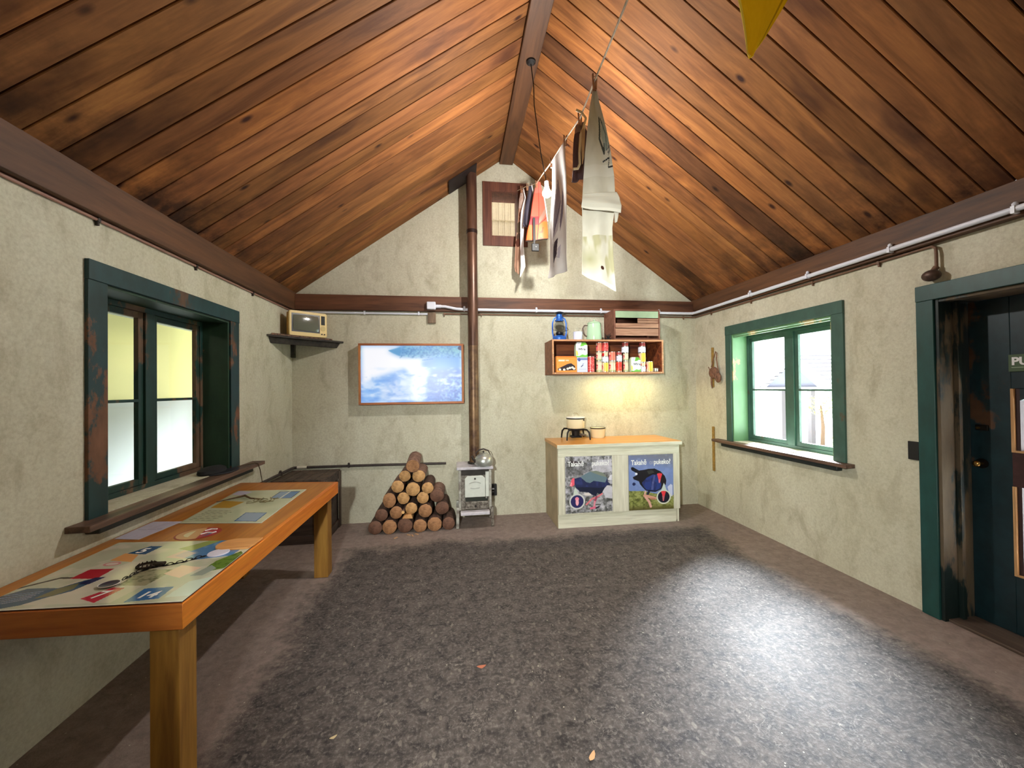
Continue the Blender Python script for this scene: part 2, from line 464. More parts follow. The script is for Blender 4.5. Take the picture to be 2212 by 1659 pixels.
# floor: worn charcoal paint in the middle, bare pinkish concrete round the walls
def floor_mat():
    m, t, p, n, l = nt('worn_painted_concrete')
    tc = n.new('ShaderNodeTexCoord'); sep = n.new('ShaderNodeSeparateXYZ'); l.new(tc.outputs['Object'], sep.inputs[0])
    v = objcoord(n, l)
    wob = noise(n, l, 2.2, 5, .6, v)
    def math_(op, a, b):
        x = n.new('ShaderNodeMath'); x.operation = op
        for i, q in enumerate((a, b)):
            if isinstance(q, (int, float)): x.inputs[i].default_value = q
            else: l.new(q, x.inputs[i])
        return x.outputs[0]
    fine_w = noise(n, l, 24, 3, .6, v)
    w = math_('MULTIPLY', math_('SUBTRACT', wob, .5), .5)
    w = math_('ADD', w, math_('MULTIPLY', math_('SUBTRACT', fine_w, .5), .25))
    dl = math_('SUBTRACT', math_('ADD', sep.outputs[0], w), -1.06)       # distance inside painted area
    dr = math_('SUBTRACT', 2.58, math_('ADD', sep.outputs[0], w))
    db = math_('SUBTRACT', 3.92, math_('ADD', sep.outputs[1], w))
    dd = math_('MINIMUM', math_('MINIMUM', dl, dr), db)
    mask = n.new('ShaderNodeMapRange'); mask.inputs[1].default_value = -.05; mask.inputs[2].default_value = .13; l.new(dd, mask.inputs[0])
    a = noise(n, l, 15, 9, .74, v, .3); b = noise(n, l, 60, 5, .7, v)
    dark = mixcol(n, l, ramp(n, l, a, .36, .70), lin((42, 38, 39)), lin((104, 96, 91)))
    dark = mixcol(n, l, ramp(n, l, b, .5, .72, (0, 0, 0), (.5, .5, .5)), dark, lin((150, 142, 136)))
    lt = mixcol(n, l, ramp(n, l, a, .35, .65), lin((120, 106, 100)), lin((150, 135, 127)))
    c = mixcol(n, l, mask.outputs[0], lt, dark)
    # scuffs: short pale curved scratches
    sc_ = n.new('ShaderNodeTexNoise'); sc_.inputs['Scale'].default_value = 9; sc_.inputs['Detail'].default_value = 2; sc_.inputs['Distortion'].default_value = 2.5
    l.new(v, sc_.inputs['Vector'])
    band = math_('ABSOLUTE', math_('SUBTRACT', sc_.outputs['Fac'], .5), 0)
    scr = ramp(n, l, band, .0, .012, (.5, .5, .5), (0, 0, 0))
    gate = ramp(n, l, noise(n, l, 4.3, 3, .6, v), .5, .62)
    x = n.new('ShaderNodeMix'); x.data_type = 'RGBA'; x.blend_type = 'MULTIPLY'; x.inputs[0].default_value = 1; l.new(scr, x.inputs[6]); l.new(gate, x.inputs[7])
    c = mixcol(n, l, x.outputs[2], c, lin((172, 162, 152)))
    vf = n.new('ShaderNodeTexVoronoi'); vf.inputs['Scale'].default_value = 34; l.new(objcoord(n, l, (1, .55, 1), (0, 0, .5)), vf.inputs['Vector'])
    cs_ = n.new('ShaderNodeSeparateColor'); l.new(vf.outputs['Color'], cs_.inputs[0])
    thr = math_('MULTIPLY', ramp(n, l, cs_.outputs[0], .45, 1.0), .32)
    fk = math_('LESS_THAN', vf.outputs['Distance'], thr)
    c = mixcol(n, l, math_('MULTIPLY', fk, .32), c, lin((150, 140, 130)))
    # pale flecks
    vo = n.new('ShaderNodeTexVoronoi'); vo.inputs['Scale'].default_value = 13; l.new(v, vo.inputs['Vector'])
    fl = ramp(n, l, vo.outputs['Distance'], .035, .05, (.9, .9, .9), (0, 0, 0))
    c = mixcol(n, l, fl, c, lin((200, 192, 172)))
    l.new(c, p.inputs['Base Color'])
    l.new(ramp(n, l, a, .3, .7, (.66,) * 3, (.82,) * 3), p.inputs['Roughness'])
    p.inputs['Specular IOR Level'].default_value = .25
    bump(n, l, mixcol(n, l, .5, a, b), .6, .012, p)
    return m
B().box(XL - .26, XR + .30, YB - .2, D + .26, -.12, 0).build('floor', floor_mat(), None, smooth=False, origin=(0, 0, 0), kind='structure')

# ceiling boards
def ceiling_mat():
    m, t, p, n, l = nt('ceiling_board_wood')
    at = n.new('ShaderNodeAttribute'); at.attribute_name = 'board'       # r = tone, g = warm
    uv = n.new('ShaderNodeUVMap'); uv.uv_map = 'grain'
    mp = n.new('ShaderNodeMapping'); mp.inputs['Scale'].default_value = (.9, 7.5, 1); l.new(uv.outputs[0], mp.inputs[0])
    g = noise(n, l, 1.5, 7, .62, mp.outputs[0], .8)
    mp2 = n.new('ShaderNodeMapping'); mp2.inputs['Scale'].default_value = (5, 70, 1); l.new(uv.outputs[0], mp2.inputs[0])
    g2 = noise(n, l, 1.2, 3, .5, mp2.outputs[0])
    mp3 = n.new('ShaderNodeMapping'); mp3.inputs['Scale'].default_value = (.9, 2.2, 1); l.new(uv.outputs[0], mp3.inputs[0])
    bl = noise(n, l, 1.0, 4, .6, mp3.outputs[0])
    c = mixcol(n, l, ramp(n, l, g, .34, .68), lin((108, 68, 38)), lin((156, 104, 60)))
    c = mixcol(n, l, ramp(n, l, g2, .35, .7, (.2, .2, .2), (0, 0, 0)), c, lin((72, 42, 28)))
    c = mixcol(n, l, ramp(n, l, bl, .54, .68, (0, 0, 0), (.75, .75, .75)), c, lin((58, 32, 24)))
    # soot and damp staining where the boards meet the wall plates
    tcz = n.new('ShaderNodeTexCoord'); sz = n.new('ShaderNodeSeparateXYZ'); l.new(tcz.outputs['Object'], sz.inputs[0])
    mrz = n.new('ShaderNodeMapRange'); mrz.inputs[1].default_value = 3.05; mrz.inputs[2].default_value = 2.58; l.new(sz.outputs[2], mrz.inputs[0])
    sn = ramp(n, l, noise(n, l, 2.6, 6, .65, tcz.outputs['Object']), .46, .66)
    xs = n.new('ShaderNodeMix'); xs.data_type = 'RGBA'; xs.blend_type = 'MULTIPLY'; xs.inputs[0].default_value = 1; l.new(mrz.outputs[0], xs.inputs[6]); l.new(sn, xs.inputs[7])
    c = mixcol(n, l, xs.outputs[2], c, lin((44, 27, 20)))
    # knots
    kv = n.new('ShaderNodeTexVoronoi'); kv.inputs['Scale'].default_value = 1; mk = n.new('ShaderNodeMapping')
    mk.inputs['Scale'].default_value = (3.0, 6.5, 1); l.new(uv.outputs[0], mk.inputs[0]); l.new(mk.outputs[0], kv.inputs['Vector'])
    kn = ramp(n, l, kv.outputs['Distance'], .06, .15, (1, 1, 1), (0, 0, 0))
    cs = n.new('ShaderNodeSeparateColor'); l.new(kv.outputs['Color'], cs.inputs[0])
    kg = ramp(n, l, cs.outputs[0], .5, .52)
    x = n.new('ShaderNodeMix'); x.data_type = 'RGBA'; x.blend_type = 'MULTIPLY'; x.inputs[0].default_value = 1; l.new(kn, x.inputs[6]); l.new(kg, x.inputs[7])
    c = mixcol(n, l, x.outputs[2], c, lin((48, 24, 18)))
    y = n.new('ShaderNodeMix'); y.data_type = 'RGBA'; y.blend_type = 'MULTIPLY'; y.inputs[0].default_value = 1
    l.new(c, y.inputs[6]); l.new(at.outputs['Color'], y.inputs[7])
    l.new(y.outputs[2], p.inputs['Base Color']); p.inputs['Roughness'].default_value = .65; p.inputs['Specular IOR Level'].default_value = .18
    bump(n, l, g, .15, .006, p)
    return m
def ceiling():
    right_known = [1.30, 1.42, 1.55, 1.695, 1.818, 1.956, 2.101, 2.271, 2.439, 2.577, 2.738, 2.89, 3.067]
    left_known = [1.57, 1.715, 1.86, 2.014, 2.168, 2.31, 2.475, 2.677, 2.783, 2.954, 3.111, 3.26, 3.406, 3.639]
    def edges(k):
        e = list(k); 
        while e[0] > YB: e.insert(0, e[0] - random.uniform(.13, .19))
        while e[-1] < D + .2: e.append(e[-1] + random.uniform(.13, .18))
        return e
    tones = {}
    verts = []; faces = []; cols = []; uvs = []
    for side, known in ((-1, left_known), (1, right_known)):
        e = edges(known)
        for a, b in zip(e[:-1], e[1:]):
            tone = random.uniform(.72, 1.18)
            tint = [tone * random.uniform(.97, 1.06), tone, tone * random.uniform(.88, 1.05)]
            if side == 1 and abs(a - 2.89) < .01: tint = [.47, .47, .56]
            if side == 1 and (abs(a - 2.738) < .01 or abs(a - 3.067) < .01): tint = [1.3, 1.22, 1.05]
            if side == -1 and abs(a - 2.31) < .01: tint = [1.34, 1.24, 1.02]
            if side == -1 and abs(a - 2.168) < .01: tint = [.74, .7, .68]
            gap = .0036; off = random.uniform(0, 40); dz = random.uniform(0, .003); ch = .003
            ya, yb_ = a + gap, b - gap
            x0 = (XL + .0) if side < 0 else XR
            x1 = RX
            def P(x, y, h):
                s = (x - XL) if side < 0 else (XR - x)
                return (x, y, PT + SLOPE * (s - .05) + h + dz)
            L = math.hypot(1, SLOPE)
            prof = [(ya, ch), (ya + ch, 0), (yb_ - ch, 0), (yb_, ch), (yb_, .022), (ya, .022)]
            k = len(verts)
            verts += [P(x0, y, h) for y, h in prof] + [P(x1, y, h) for y, h in prof]
            n = 6; fs = [(k + i, k + (i + 1) % n, k + n + (i + 1) % n, k + n + i) for i in range(n)]
            for f in fs:
                faces.append(f if side > 0 else tuple(reversed(f)))
                cols.append(tint)
                for vi in (f if side > 0 else tuple(reversed(f))):
                    x, y, z = verts[vi]; uvs.append((abs(x - x0) * L + off, y + off * 1.7))
    me = bpy.data.meshes.new('ceiling'); me.from_pydata(verts, [], faces); me.materials.append(ceiling_mat())
    ca = me.color_attributes.new('board', 'FLOAT_COLOR', 'CORNER'); ul = me.uv_layers.new(name='grain')
    li = 0
    for f, c in zip(faces, cols):
        for _ in f:
            ca.data[li].color = (*c, 1); ul.data[li].uv = uvs[li]; li += 1
    o = bpy.data.objects.new('ceiling', me); COL.objects.link(o); o['kind'] = 'structure'
    # dark sarking above the boards, keeps daylight out of the joints
    bb = B()
    for xa, xb in ((XL - .45, RX), (XR + .45, RX)):
        za = PT + SLOPE * (-.50) + .032; zb = PT + SLOPE * ((RX - XL) - .05) + .032
        q = [(xa, YB - .3), (xb, YB - .3), (xb, D + .5), (xa, D + .5)]
        z = [za, zb, zb, za]
        bot = [(p[0], p[1], h) for p, h in zip(q, z)]; top = [(p[0], p[1], h + .06) for p, h in zip(q, z)]
        if xa > xb: bot.reverse(); top.reverse()
        bb.hexa(bot, top)
    bb.build('roof', mat('roof_underlay', (30, 22, 18), .9), None, smooth=False, kind='structure')
ceiling()
RB = 4.165
t = B().box(.534, .696, YB, D, RB, RB + .10).build('trim_1', M['beam'], None, bevel=.006, kind='structure')
# wall plates
B().box(XL, XL + .05, YB, D, PB, PT + .005).build('trim_2', M['beam'], None, bevel=.004, kind='structure')
B().box(XR - .05, XR, YB, D, PB, PT + .005).build('trim_3', M['beam'], None, bevel=.004, kind='structure')
B().box(XL + .05, XR - .05, D - .045, D, PB + .006, 2.562).build('trim_4', M['beamx'], None, bevel=.004, kind='structure')

# ------------------------------------------------------------------ windows
def big_window(nm, s, Xw, W, trimw, depth, mats, sill):
    """s=-1 left wall (outside towards -X), +1 right wall"""
    y0, y1, z0, z1 = W
    head, side, reveal, sash, lower = mats
    root = bpy.data.objects.new(nm, None); COL.objects.link(root); root['kind'] = 'structure'
    root.location = (Xw, (y0 + y1) / 2, z0)
    i = -s
    def bx(bb_, xa, xb, *r): bb_.box(min(xa, xb), max(xa, xb), *r); return bb_
    zt = z1 + .10; n_, f_ = trimw
    bx(B(), Xw, Xw + i * .022, y0 - n_, y1 + f_, z1, zt).build('frame_head', head, root, bevel=.002)
    bx(B(), Xw, Xw + i * .018, y0 - n_, y0, z0 - .015, z1).build('frame_side', side[0], root, bevel=.002)
    bx(B(), Xw, Xw + i * .018, y1, y1 + f_, z0 - .015, z1).build('frame_side', side[1], root, bevel=.002)
    xg = Xw + s * depth
    rv = B()
    bx(rv, Xw + i * .004, Xw + s * .25, y0, y0 + .016, z0, z1); bx(rv, Xw + i * .004, Xw + s * .25, y1 - .016, y1, z0, z1)
    bx(rv, Xw + i * .004, Xw + s * .25, y0 + .016, y1 - .016, z1 - .016, z1)
    rv.build('reveal', reveal, root, bevel=.001)
    if s > 0:
        bx(B(), Xw + .006, Xw + .022, y0 + .016, y1 - .016, z1 - .040, z1 - .022).build('reveal_bead', lower, root)
    # fixed frame + two casements
    ym = (y0 + y1) / 2
    fr = B(); a, b = xg - .022, xg + .022
    fr.box(a, b, y0 + .016, y0 + .045, z0, z1 - .016); fr.box(a, b, y1 - .045, y1 - .016, z0, z1 - .016)
    fr.box(a, b, y0 + .045, y1 - .045, z1 - .05, z1 - .016); fr.box(a, b, y0 + .045, y1 - .045, z0, z0 + .03)
    fr.box(a - .006, b + .006, ym - .038, ym + .038, z0 + .03, z1 - .05)
    fr.build('window_frame', sash, root, bevel=.002)
    for (ya, yb_) in ((y0 + .047, ym - .04), (ym + .04, y1 - .047)):
        c = B(); za, zb = z0 + .032, z1 - .052; w = .038; a, b = xg - .014, xg + .014
        c.box(a, b, ya, ya + w, za, zb); c.box(a, b, yb_ - w, yb_, za, zb)
        c.box(a, b, ya + w, yb_ - w, za, za + w); c.box(a, b, ya + w, yb_ - w, zb - w, zb)
        zm = (za + zb) / 2 - .015; c.box(a, b, ya + w, yb_ - w, zm - .009, zm + .009)
        so = c.build('sash', sash, root, bevel=.0015)
        g = B(); g.box(xg - .002, xg + .002, ya + w - .003, yb_ - w + .003, za + w - .003, zm - .007)
        g.box(xg - .002, xg + .002, ya + w - .003, yb_ - w + .003, zm + .007, zb - w + .003)
        g.build('pane', M['glass'], so, smooth=False)
    # sill board runs back to the glass and oversails the wall
    (sy0, sy1, proj, topm, edgem) = sill
    sb = B()
    bx(sb, Xw + i * proj, Xw + i * .0, sy0, sy1, z0 - .035, z0 - .005, 0)
    bx(sb, Xw, Xw + s * .25, y0, y1, z0 - .035, z0 - .005, 0)
    sb.build('sill', topm, root, bevel=.003)
    bx(B(), Xw + i * (proj * .62), Xw, sy0 + .10, sy1 - .12, z0 - .075, z0 - .037).build('sill_apron', edgem, root, bevel=.006)
    return root
big_window('window_1', -1, XL, LW, (.11, .12), .20,
           (M['green_head'], (M['green_dark'], M['green_dark']), M['green_reveal'], M['green_sash'], M['green_sash']),
           (2.09, 3.78, .105, M['sill_wood'], M['sill_dark']))
big_window('window_2', 1, XR, RW, (.10, .085), .19,
           (M['green_right'], (M['green_right'], M['green_right']), M['green_light'], M['green_right'], M['green_light']),
           (2.63, 4.23, .085, M['sill_wood'], M['sill_dark']))
# right sill inner board is pale green-white
B().box(XR + .001, XR + .17, RW[0] + .017, RW[1] - .017, .8805, .8845).build('trim_5', mat('pale_sill_paint', (214, 228, 218), .5), None, kind='structure')

# gable window
def gable_window():
    root = bpy.data.objects.new('window_3', None); COL.objects.link(root); root['kind'] = 'structure'; root.location = (.6, D, 3.29)
    x0, x1, z0, z1 = SW
    fr = B(); fr.box(.33, .865, D - .02, D, z1, 3.945); fr.box(.33, x0, D - .018, D, 3.185, z1); fr.box(x1, .865, D - .018, D, 3.185, z1); fr.box(x0, x1, D - .018, D, 3.185, z0)
    fr.build('frame', M['frame_brown'], root, bevel=.002)
    rv = B(); t_ = .012; rv.box(x0, x0 + t_, D - .015, D + .26, z0, z1); rv.box(x1 - t_, x1, D - .015, D + .26, z0, z1); rv.box(x0 + t_, x1 - t_, D - .015, D + .26, z1 - t_, z1); rv.box(x0 + t_, x1 - t_, D - .015, D + .26, z0, z0 + t_)
    rv.build('reveal', M['frame_brown'], root)
    B().box(x0 + t_, x1 - t_, D + .02, D + .024, z0 + t_, z1 - t_).build('pane', M['glass'], root, smooth=False)
    g = B()
    for k in range(1, 26):
        x = x0 + t_ + (x1 - x0 - 2 * t_) * k / 26; g.cyl((x, D + .04, z0 + t_), (x, D + .04, z1 - t_), .0009, n=5)
    for k in range(1, 40):
        z = z0 + t_ + (z1 - z0 - 2 * t_) * k / 40; g.cyl((x0 + t_, D + .041, z), (x1 - t_, D + .041, z), .0007, n=4)
    g.build('wire_mesh', mat('mesh_wire', (120, 100, 84), .5, .5), root)
gable_window()

# ------------------------------------------------------------------ door (right wall)
def door():
    root = bpy.data.objects.new('door_1', None); COL.objects.link(root); root['kind'] = 'structure'; root.location = (XR, 1.63, 0)
    y0, y1, _, z1 = DR
    B().box(XR - .022, XR, y0 - .1, y1 + .095, z1, z1 + .10).build('frame_head', M['green_door_trim'], root, bevel=.003)
    B().box(XR - .018, XR, y1, y1 + .095, 0, z1).build('frame_side', M['green_door_trim'], root, bevel=.003)
    B().box(XR - .018, XR, y0 - .1, y0, 0, z1).build('frame_side', M['green_door_trim'], root, bevel=.003)
    j = B(); j.box(XR - .004, XR + .30, y1 - .02, y1, 0, z1); j.box(XR - .004, XR + .30, y0, y0 + .02, 0, z1); j.box(XR - .004, XR + .30, y0 + .02, y1 - .02, z1 - .02, z1)
    j.box(XR + .10, XR + .125, y1 - .045, y1 - .02, 0, z1 - .02)
    j.build('jamb', M['green_jamb'], root, bevel=.002)
    B().box(XR + .02, XR + .30, y0 + .02, y1 - .02, 0, .018).build('threshold', wood('threshold_wood', (70, 56, 48), (108, 92, 80), 'Y', .8), root, bevel=.004)
    xa, xb = XR + .215, XR + .257; ya, yb_ = y0 + .02, y1 - .022
    gl0, gl1 = ya + .18, yb_ - .19
    d = B(); d.box(xa, xb, ya, gl0, .02, z1 - .022); d.box(xa, xb, gl1, yb_, .02, z1 - .022)
    d.box(xa, xb, gl0, gl1, .02, .36); d.box(xa, xb, gl0, gl1, 1.46, z1 - .022)
    d.build('door_leaf', M['green_door'], root, bevel=.003)
    B().box(xa - .004, xb, gl0, gl1, .885, 1.085).build('lock_rail', mat('door_rail_dark_red_brown', (66, 38, 36), .6, 0, .3, 12), root, bevel=.003)
    mo = B()
    for za, zb in ((.36, .885), (1.085, 1.46)):
        mo.box(xa - .008, xb, gl1 - .014, gl1, za, zb); mo.box(xa - .008, xb, gl0, gl0 + .014, za, zb)
        mo.box(xa - .006, xb, gl0 + .014, gl1 - .014, za, za + .012)
    mo.build('glazing_bead', wood('raw_bead_wood', (196, 150, 100), (222, 180, 128), 'Z', 1), root, bevel=.001)
    st_ = B()
    for za, zb in ((.36, .885), (1.085, 1.46)): st_.box(xa + .004, xb, gl1 - .034, gl1 - .0145, za, zb)
    st_.build('inner_stile', mat('inner_stile_dark', (50, 30, 30), .6), root)
    # corbelled upper corners of the top light
    cr = B(); yy, zz = gl1 - .034, 1.46
    cr.hexa([(xa + .004, yy, zz), (xa + .004, yy, zz - .07), (xa + .004, yy - .12, zz)], [(xb - .004, yy, zz), (xb - .004, yy, zz - .07), (xb - .004, yy - .12, zz)])
    yy = gl0 + .014
    cr.hexa([(xa + .004, yy, zz), (xa + .004, yy + .12, zz), (xa + .004, yy, zz - .07)], [(xb - .004, yy, zz), (xb - .004, yy + .12, zz), (xb - .004, yy, zz - .07)])
    cr.build('corner_block', M['green_door'], root)
    for za, zb in ((.36, .885), (1.085, 1.46)):
        B().box(xa + .02, xa + .024, gl0, gl1, za, zb).build('pane', M['glass'], root, smooth=False)
        g = B()
        for k in range(1, 60):
            y = gl0 + (gl1 - gl0) * k / 60; g.box(xb + .002, xb + .0028, y - .0005, y + .0005, za, zb)
        for k in range(1, int((zb - za) / .012)):
            z = za + .012 * k; g.box(xb + .003, xb + .0038, gl0, gl1, z - .0005, z + .0005)
        g.build('fly_screen', mat('screen_wire', (90, 90, 120), .6), root)
    # knob + latch
    k = B(); k.cyl((xa, yb_ - .055, .995), (xa - .008, yb_ - .055, .995), .03, n=24)
    ko = k.build('rose_plate', mat('dark_bronze', (30, 26, 22), .5, .7), root)
    B().cyl((xa - .008, yb_ - .055, .995), (xa - .035, yb_ - .055, .995), .009, n=12).ball((xa - .045, yb_ - .055, .995), .02, 20, sc=(.8, 1, 1)).build('door_knob', mat('worn_brass', (176, 140, 80), .28, 1), root)
    B().box(xa - .012, xa, yb_ - .09, yb_ - .03, 1.20, 1.235).build('latch_case', mat('latch_iron', (40, 36, 32), .5, .7), root, bevel=.003)
    B().cyl((xa - .012, yb_ - .05, 1.217), (xa - .03, yb_ - .05, 1.217), .007, n=12).build('latch_knob', mat('latch_brass', (150, 130, 80), .35, 1), root)
    # sign
    s = thing('push_sign', 'small dark green PUSH plate with white letters screwed to the green door', 'sign', (xa - .003, gl1 - .13, 1.55))
    B().box(xa - .006, xa - .001, gl1 - .23, gl1 + .005, 1.56, 1.66).build('plate', mat('sign_green', (70, 92, 62), .5), s, bevel=.001)
    text('lettering', 'PUSH', .062, M['text_white'], s, frame_M((xa - .0066, gl1 - .008, 1.60), (0, -1, 0), (0, 0, 1)), .0022, .0004)
    B().box(xa - .0068, xa - .0058, gl1 - .222, gl1 - .008, 1.583, 1.586).build('rule_line', mat('sign_rule', (170, 186, 160), .5), s)
door()

aw = thing('sun_blocker', 'unseen board added outside to keep sun off the green door glass', 'sun blocker', (3.9, 1.6, 2.3))  # unseen board added over the door to block sun through its glass
B().box(XR + .30, XR + 1.9, .3, 2.35, 2.25, 2.31).build('blocker_board', M['beam'], aw)
for y_ in (.36, 2.26): B().beam((XR + .32, y_, 1.7), (XR + 1.5, y_, 2.24), .06, .06).build('bracket', M['beam'], aw)
# ------------------------------------------------------------------ outdoors, through the right window and door
tag(B().box(XR + .30, 40, -14, 40, -.25, -.12).build('ground', mat('pale_gravel', (200, 198, 190), .95, 0, .1, 3), None, smooth=False), 'pale sunlit gravel yard outside the right window', 'ground', kind='structure')
def hut():
    h = thing('shelter', 'white gabled shelter on posts seen through the right window', 'building', (10, 9.3, -.12))
    wp = mat('shelter_white_paint', (170, 170, 174), .6); gr = mat('shelter_grey_boards', (84, 88, 106), .7); rf = mat('shelter_shingle_roof', (108, 106, 112), .8, 0, .1, 4)
    X = 9.0
    B().beam((X, 10.85, 1.44), (X, 9.46, 2.26), .12, .20).build('barge_board', wp, h)
    B().beam((X, 8.42, 1.36), (X, 9.52, 2.26), .12, .20).build('barge_board', wp, h)
    B().hexa([(X + .08, 10.5, 1.42), (X + .08, 8.6, 1.42), (X + .08, 9.47, 2.12)], [(X + .12, 10.5, 1.42), (X + .12, 8.6, 1.42), (X + .12, 9.47, 2.12)]).build('gable_panel', gr, h)
    B().box(X - .03, X + .1, 8.45, 10.8, 1.33, 1.43).build('tie_beam', wp, h)
    r = B()
    for k in range(9):
        t0, t1 = k / 9, (k + 1) / 9
        for ya, za, yb_, zb in ((8.35, 1.38, 9.49, 2.34), (10.92, 1.42, 9.49, 2.34)):
            a0 = (ya + (yb_ - ya) * t0, za + (zb - za) * t0); a1 = (ya + (yb_ - ya) * t1, za + (zb - za) * t1)
            r.hexa([(X - .05, a0[0], a0[1] + .03), (X + 3.2, a0[0], a0[1] + .03), (X + 3.2, a1[0], a1[1]), (X - .05, a1[0], a1[1])],
                   [(X - .05, a0[0], a0[1] + .06), (X + 3.2, a0[0], a0[1] + .06), (X + 3.2, a1[0], a1[1] + .03), (X - .05, a1[0], a1[1] + .03)])
    r.build('roof', rf, h)
    pm = mat('shelter_post_wood', (92, 88, 92), .8)
    for y in (8.98, 9.9): B().box(X, X + .12, y - .06, y + .06, -.12, 1.33).build('post', pm, h)
    for y in (8.98, 9.9): B().box(X + 2.9, X + 3.02, y - .06, y + .06, -.12, 1.4).build('post', pm, h)
hut()
def main_house():
    h = thing('house', 'long pale house with a shingled roof behind the gabled shelter', 'building', (14, 8, -.12))
    B().box(13, 17, 3.0, 11.6, -.12, 2.0).build('wall', mat('house_pale_wall', (226, 226, 226), .8), h)
    r = B()
    for k in range(12):
        t0, t1 = k / 12, (k + 1) / 12
        x0, z0 = 12.6 + 2.4 * t0, 1.9 + .75 * t0; x1, z1 = 12.6 + 2.4 * t1, 1.9 + .75 * t1
        r.hexa([(x0, 2.8, z0 + .02), (x1, 2.8, z1 - .02), (x1, 11.8, z1 - .02), (x0, 11.8, z0 + .02)], [(x0, 2.8, z0 + .06), (x1, 2.8, z1), (x1, 11.8, z1), (x0, 11.8, z0 + .06)])
    r.build('roof', mat('house_roof_shingle', (112, 110, 112), .85, 0, .12, 3), h)
    B().box(14.95, 15.1, 2.8, 11.8, 2.62, 2.70).build('ridge_cap', mat('house_ridge', (80, 80, 66), .8), h)
main_house()
def bush(cx, cy, cz, R, label, n=260, seed=1, col=(120, 160, 60)):
    rr = random.Random(seed); b = B()
    for _ in range(n):
        a = rr.uniform(0, 2 * PI); e = math.acos(rr.uniform(-1, 1)); q = R * rr.uniform(.5, 1)
        c = Vector((cx + q * math.sin(e) * math.cos(a), cy + q * math.sin(e) * math.sin(a), cz + q * math.cos(e) * 1.1))
        d1 = Vector((rr.uniform(-1, 1), rr.uniform(-1, 1), rr.uniform(-1, 1))).normalized() * R * .16; d2 = d1.orthogonal().normalized() * R * .07
        b.add([c - d1, c + d2, c + d1, c - d2], [(0, 1, 2, 3)])
    t_ = thing('shrub', label, 'shrub', (cx, cy, -.12))
    b.build('foliage', mat('leaf_green', col, .6), t_, smooth=False)
    B().tube([(cx, cy, -.12), (cx + .03, cy, cz * .5), (cx, cy + .02, cz)], [.05, .04, .02]).build('stem', mat('bark_brown', (90, 70, 52), .8), t_)
bush(8.6, 8.25, 1.0, .30, 'small yellow-green shrub beside the white shelter outside the right window', 200, 3, (170, 196, 90))
bush(7.4, 6.55, .25, .32, 'low green shrub near the window corner in the yard', 240, 5, (160, 186, 90))
bush(6.5, 2.9, .9, .8, 'leafy green shrub outside the half glazed door', 420, 8, (170, 190, 70))

# outdoors behind the gable window: neighbouring shingled wall under orange eaves
def annex():
    h = thing('annex', 'cream shingled wall with orange eaves seen through the small gable window', 'building', (.8, 6.0, -.12))
    cr = mat('cream_shingle', (146, 128, 102), .75, 0, .05, 20); b = B(); z = 3.35
    ridged = mat('grey_brown_cladding', (92, 76, 68), .8)
    for k, (za, zb, yy) in enumerate(((2.6, 3.72, 6.06), (3.70, 4.10, 6.02), (4.08, 4.52, 5.98))):
        pts = []; nn = 60
        for i in range(nn):
            xa = -.4 + 2.8 * i / nn; xb = -.4 + 2.8 * (i + 1) / nn
            off = .008 if i % 2 else 0
            b.box(xa, xb, yy - off, yy + .05, za, zb, 1 if k == 0 else 0)
    b.build('shingles', [cr, ridged], h, smooth=False)
    B().box(-.4, 2.4, 5.86, 6.0, 4.44, 4.56).build('eave_lining', mat('cream_eave', (230, 196, 130), .6), h)
    B().box(-.4, 2.4, 5.78, 5.92, 4.55, 4.70).build('fascia', mat('orange_fascia', (214, 128, 76), .6), h)
    B().box(-.4, 2.4, 5.70, 5.80, 4.70, 4.95).build('gutter', mat('orange_gutter', (196, 104, 56), .6), h)
    B().box(-.4, 2.4, 6.08, 8, -.12, 4.7).build('wall', cr, h)
annex()

# ------------------------------------------------------------------ lit lobby beyond the left window
def lobby():
    y = mat('lobby_yellow_paint', (232, 228, 158), .6)
    w = mat('lobby_white_board', (172, 178, 172), .6)
    B().box(-3.15, -3.05, 1.2, 6.2, 0, 2.2).build('wall_lobby', y, None, smooth=False, kind='structure')
    B().box(-3.05, -3.03, 1.2, 6.2, 0, 1.42).build('trim_6', w, None, smooth=False, kind='structure')
    B().box(-3.15, XL - .26, 1.1, 1.2, 0, 2.2).build('wall_lobby_near', w, None, smooth=False, kind='structure')
    B().box(-3.15, XL - .26, 6.2, 6.3, 0, 2.2).build('wall_lobby_far', w, None, smooth=False, kind='structure')
    B().box(-3.15, XL - .26, 1.1, 6.3, 2.2, 2.235).build('ceiling_lobby', w, None, smooth=False, kind='structure')
    B().box(-3.15, XL - .26, 1.1, 6.3, -.1, 0).build('floor_lobby', mat('lobby_floor', (150, 146, 140), .6), None, smooth=False, kind='structure')
    for (yy, zz, e, c) in ((2.7, 2.12, 1.35, (1, .97, .72)), (4.2, 2.12, 1.35, (1, .97, .72))):
        L = bpy.data.lights.new('lobby_fill', 'AREA'); L.energy = e; L.color = c; L.size = .25  # unseen area lights added to brighten the lobby wall behind the panes
        o = bpy.data.objects.new('lobby_fill', L); COL.objects.link(o); o.location = (-2.55, yy, zz)
    L = bpy.data.lights.new('lobby_cool_fill', 'AREA'); L.energy = .9; L.color = (.8, .9, 1); L.size = .6  # cool light added in the closed lobby, no opening lets daylight in
    o = bpy.data.objects.new('lobby_cool_fill', L); COL.objects.link(o); o.location = (-2.3, 5.9, 1.5); o.rotation_euler = (math.radians(-90), 0, math.radians(-20))
lobby()

def blur(c, k):
    a = c.a
    for _ in range(2):
        for ax in (0, 1):
            a = sum(np.roll(a, s, axis=ax) for s in range(-k, k + 1)) / (2 * k + 1)
    c.a = a

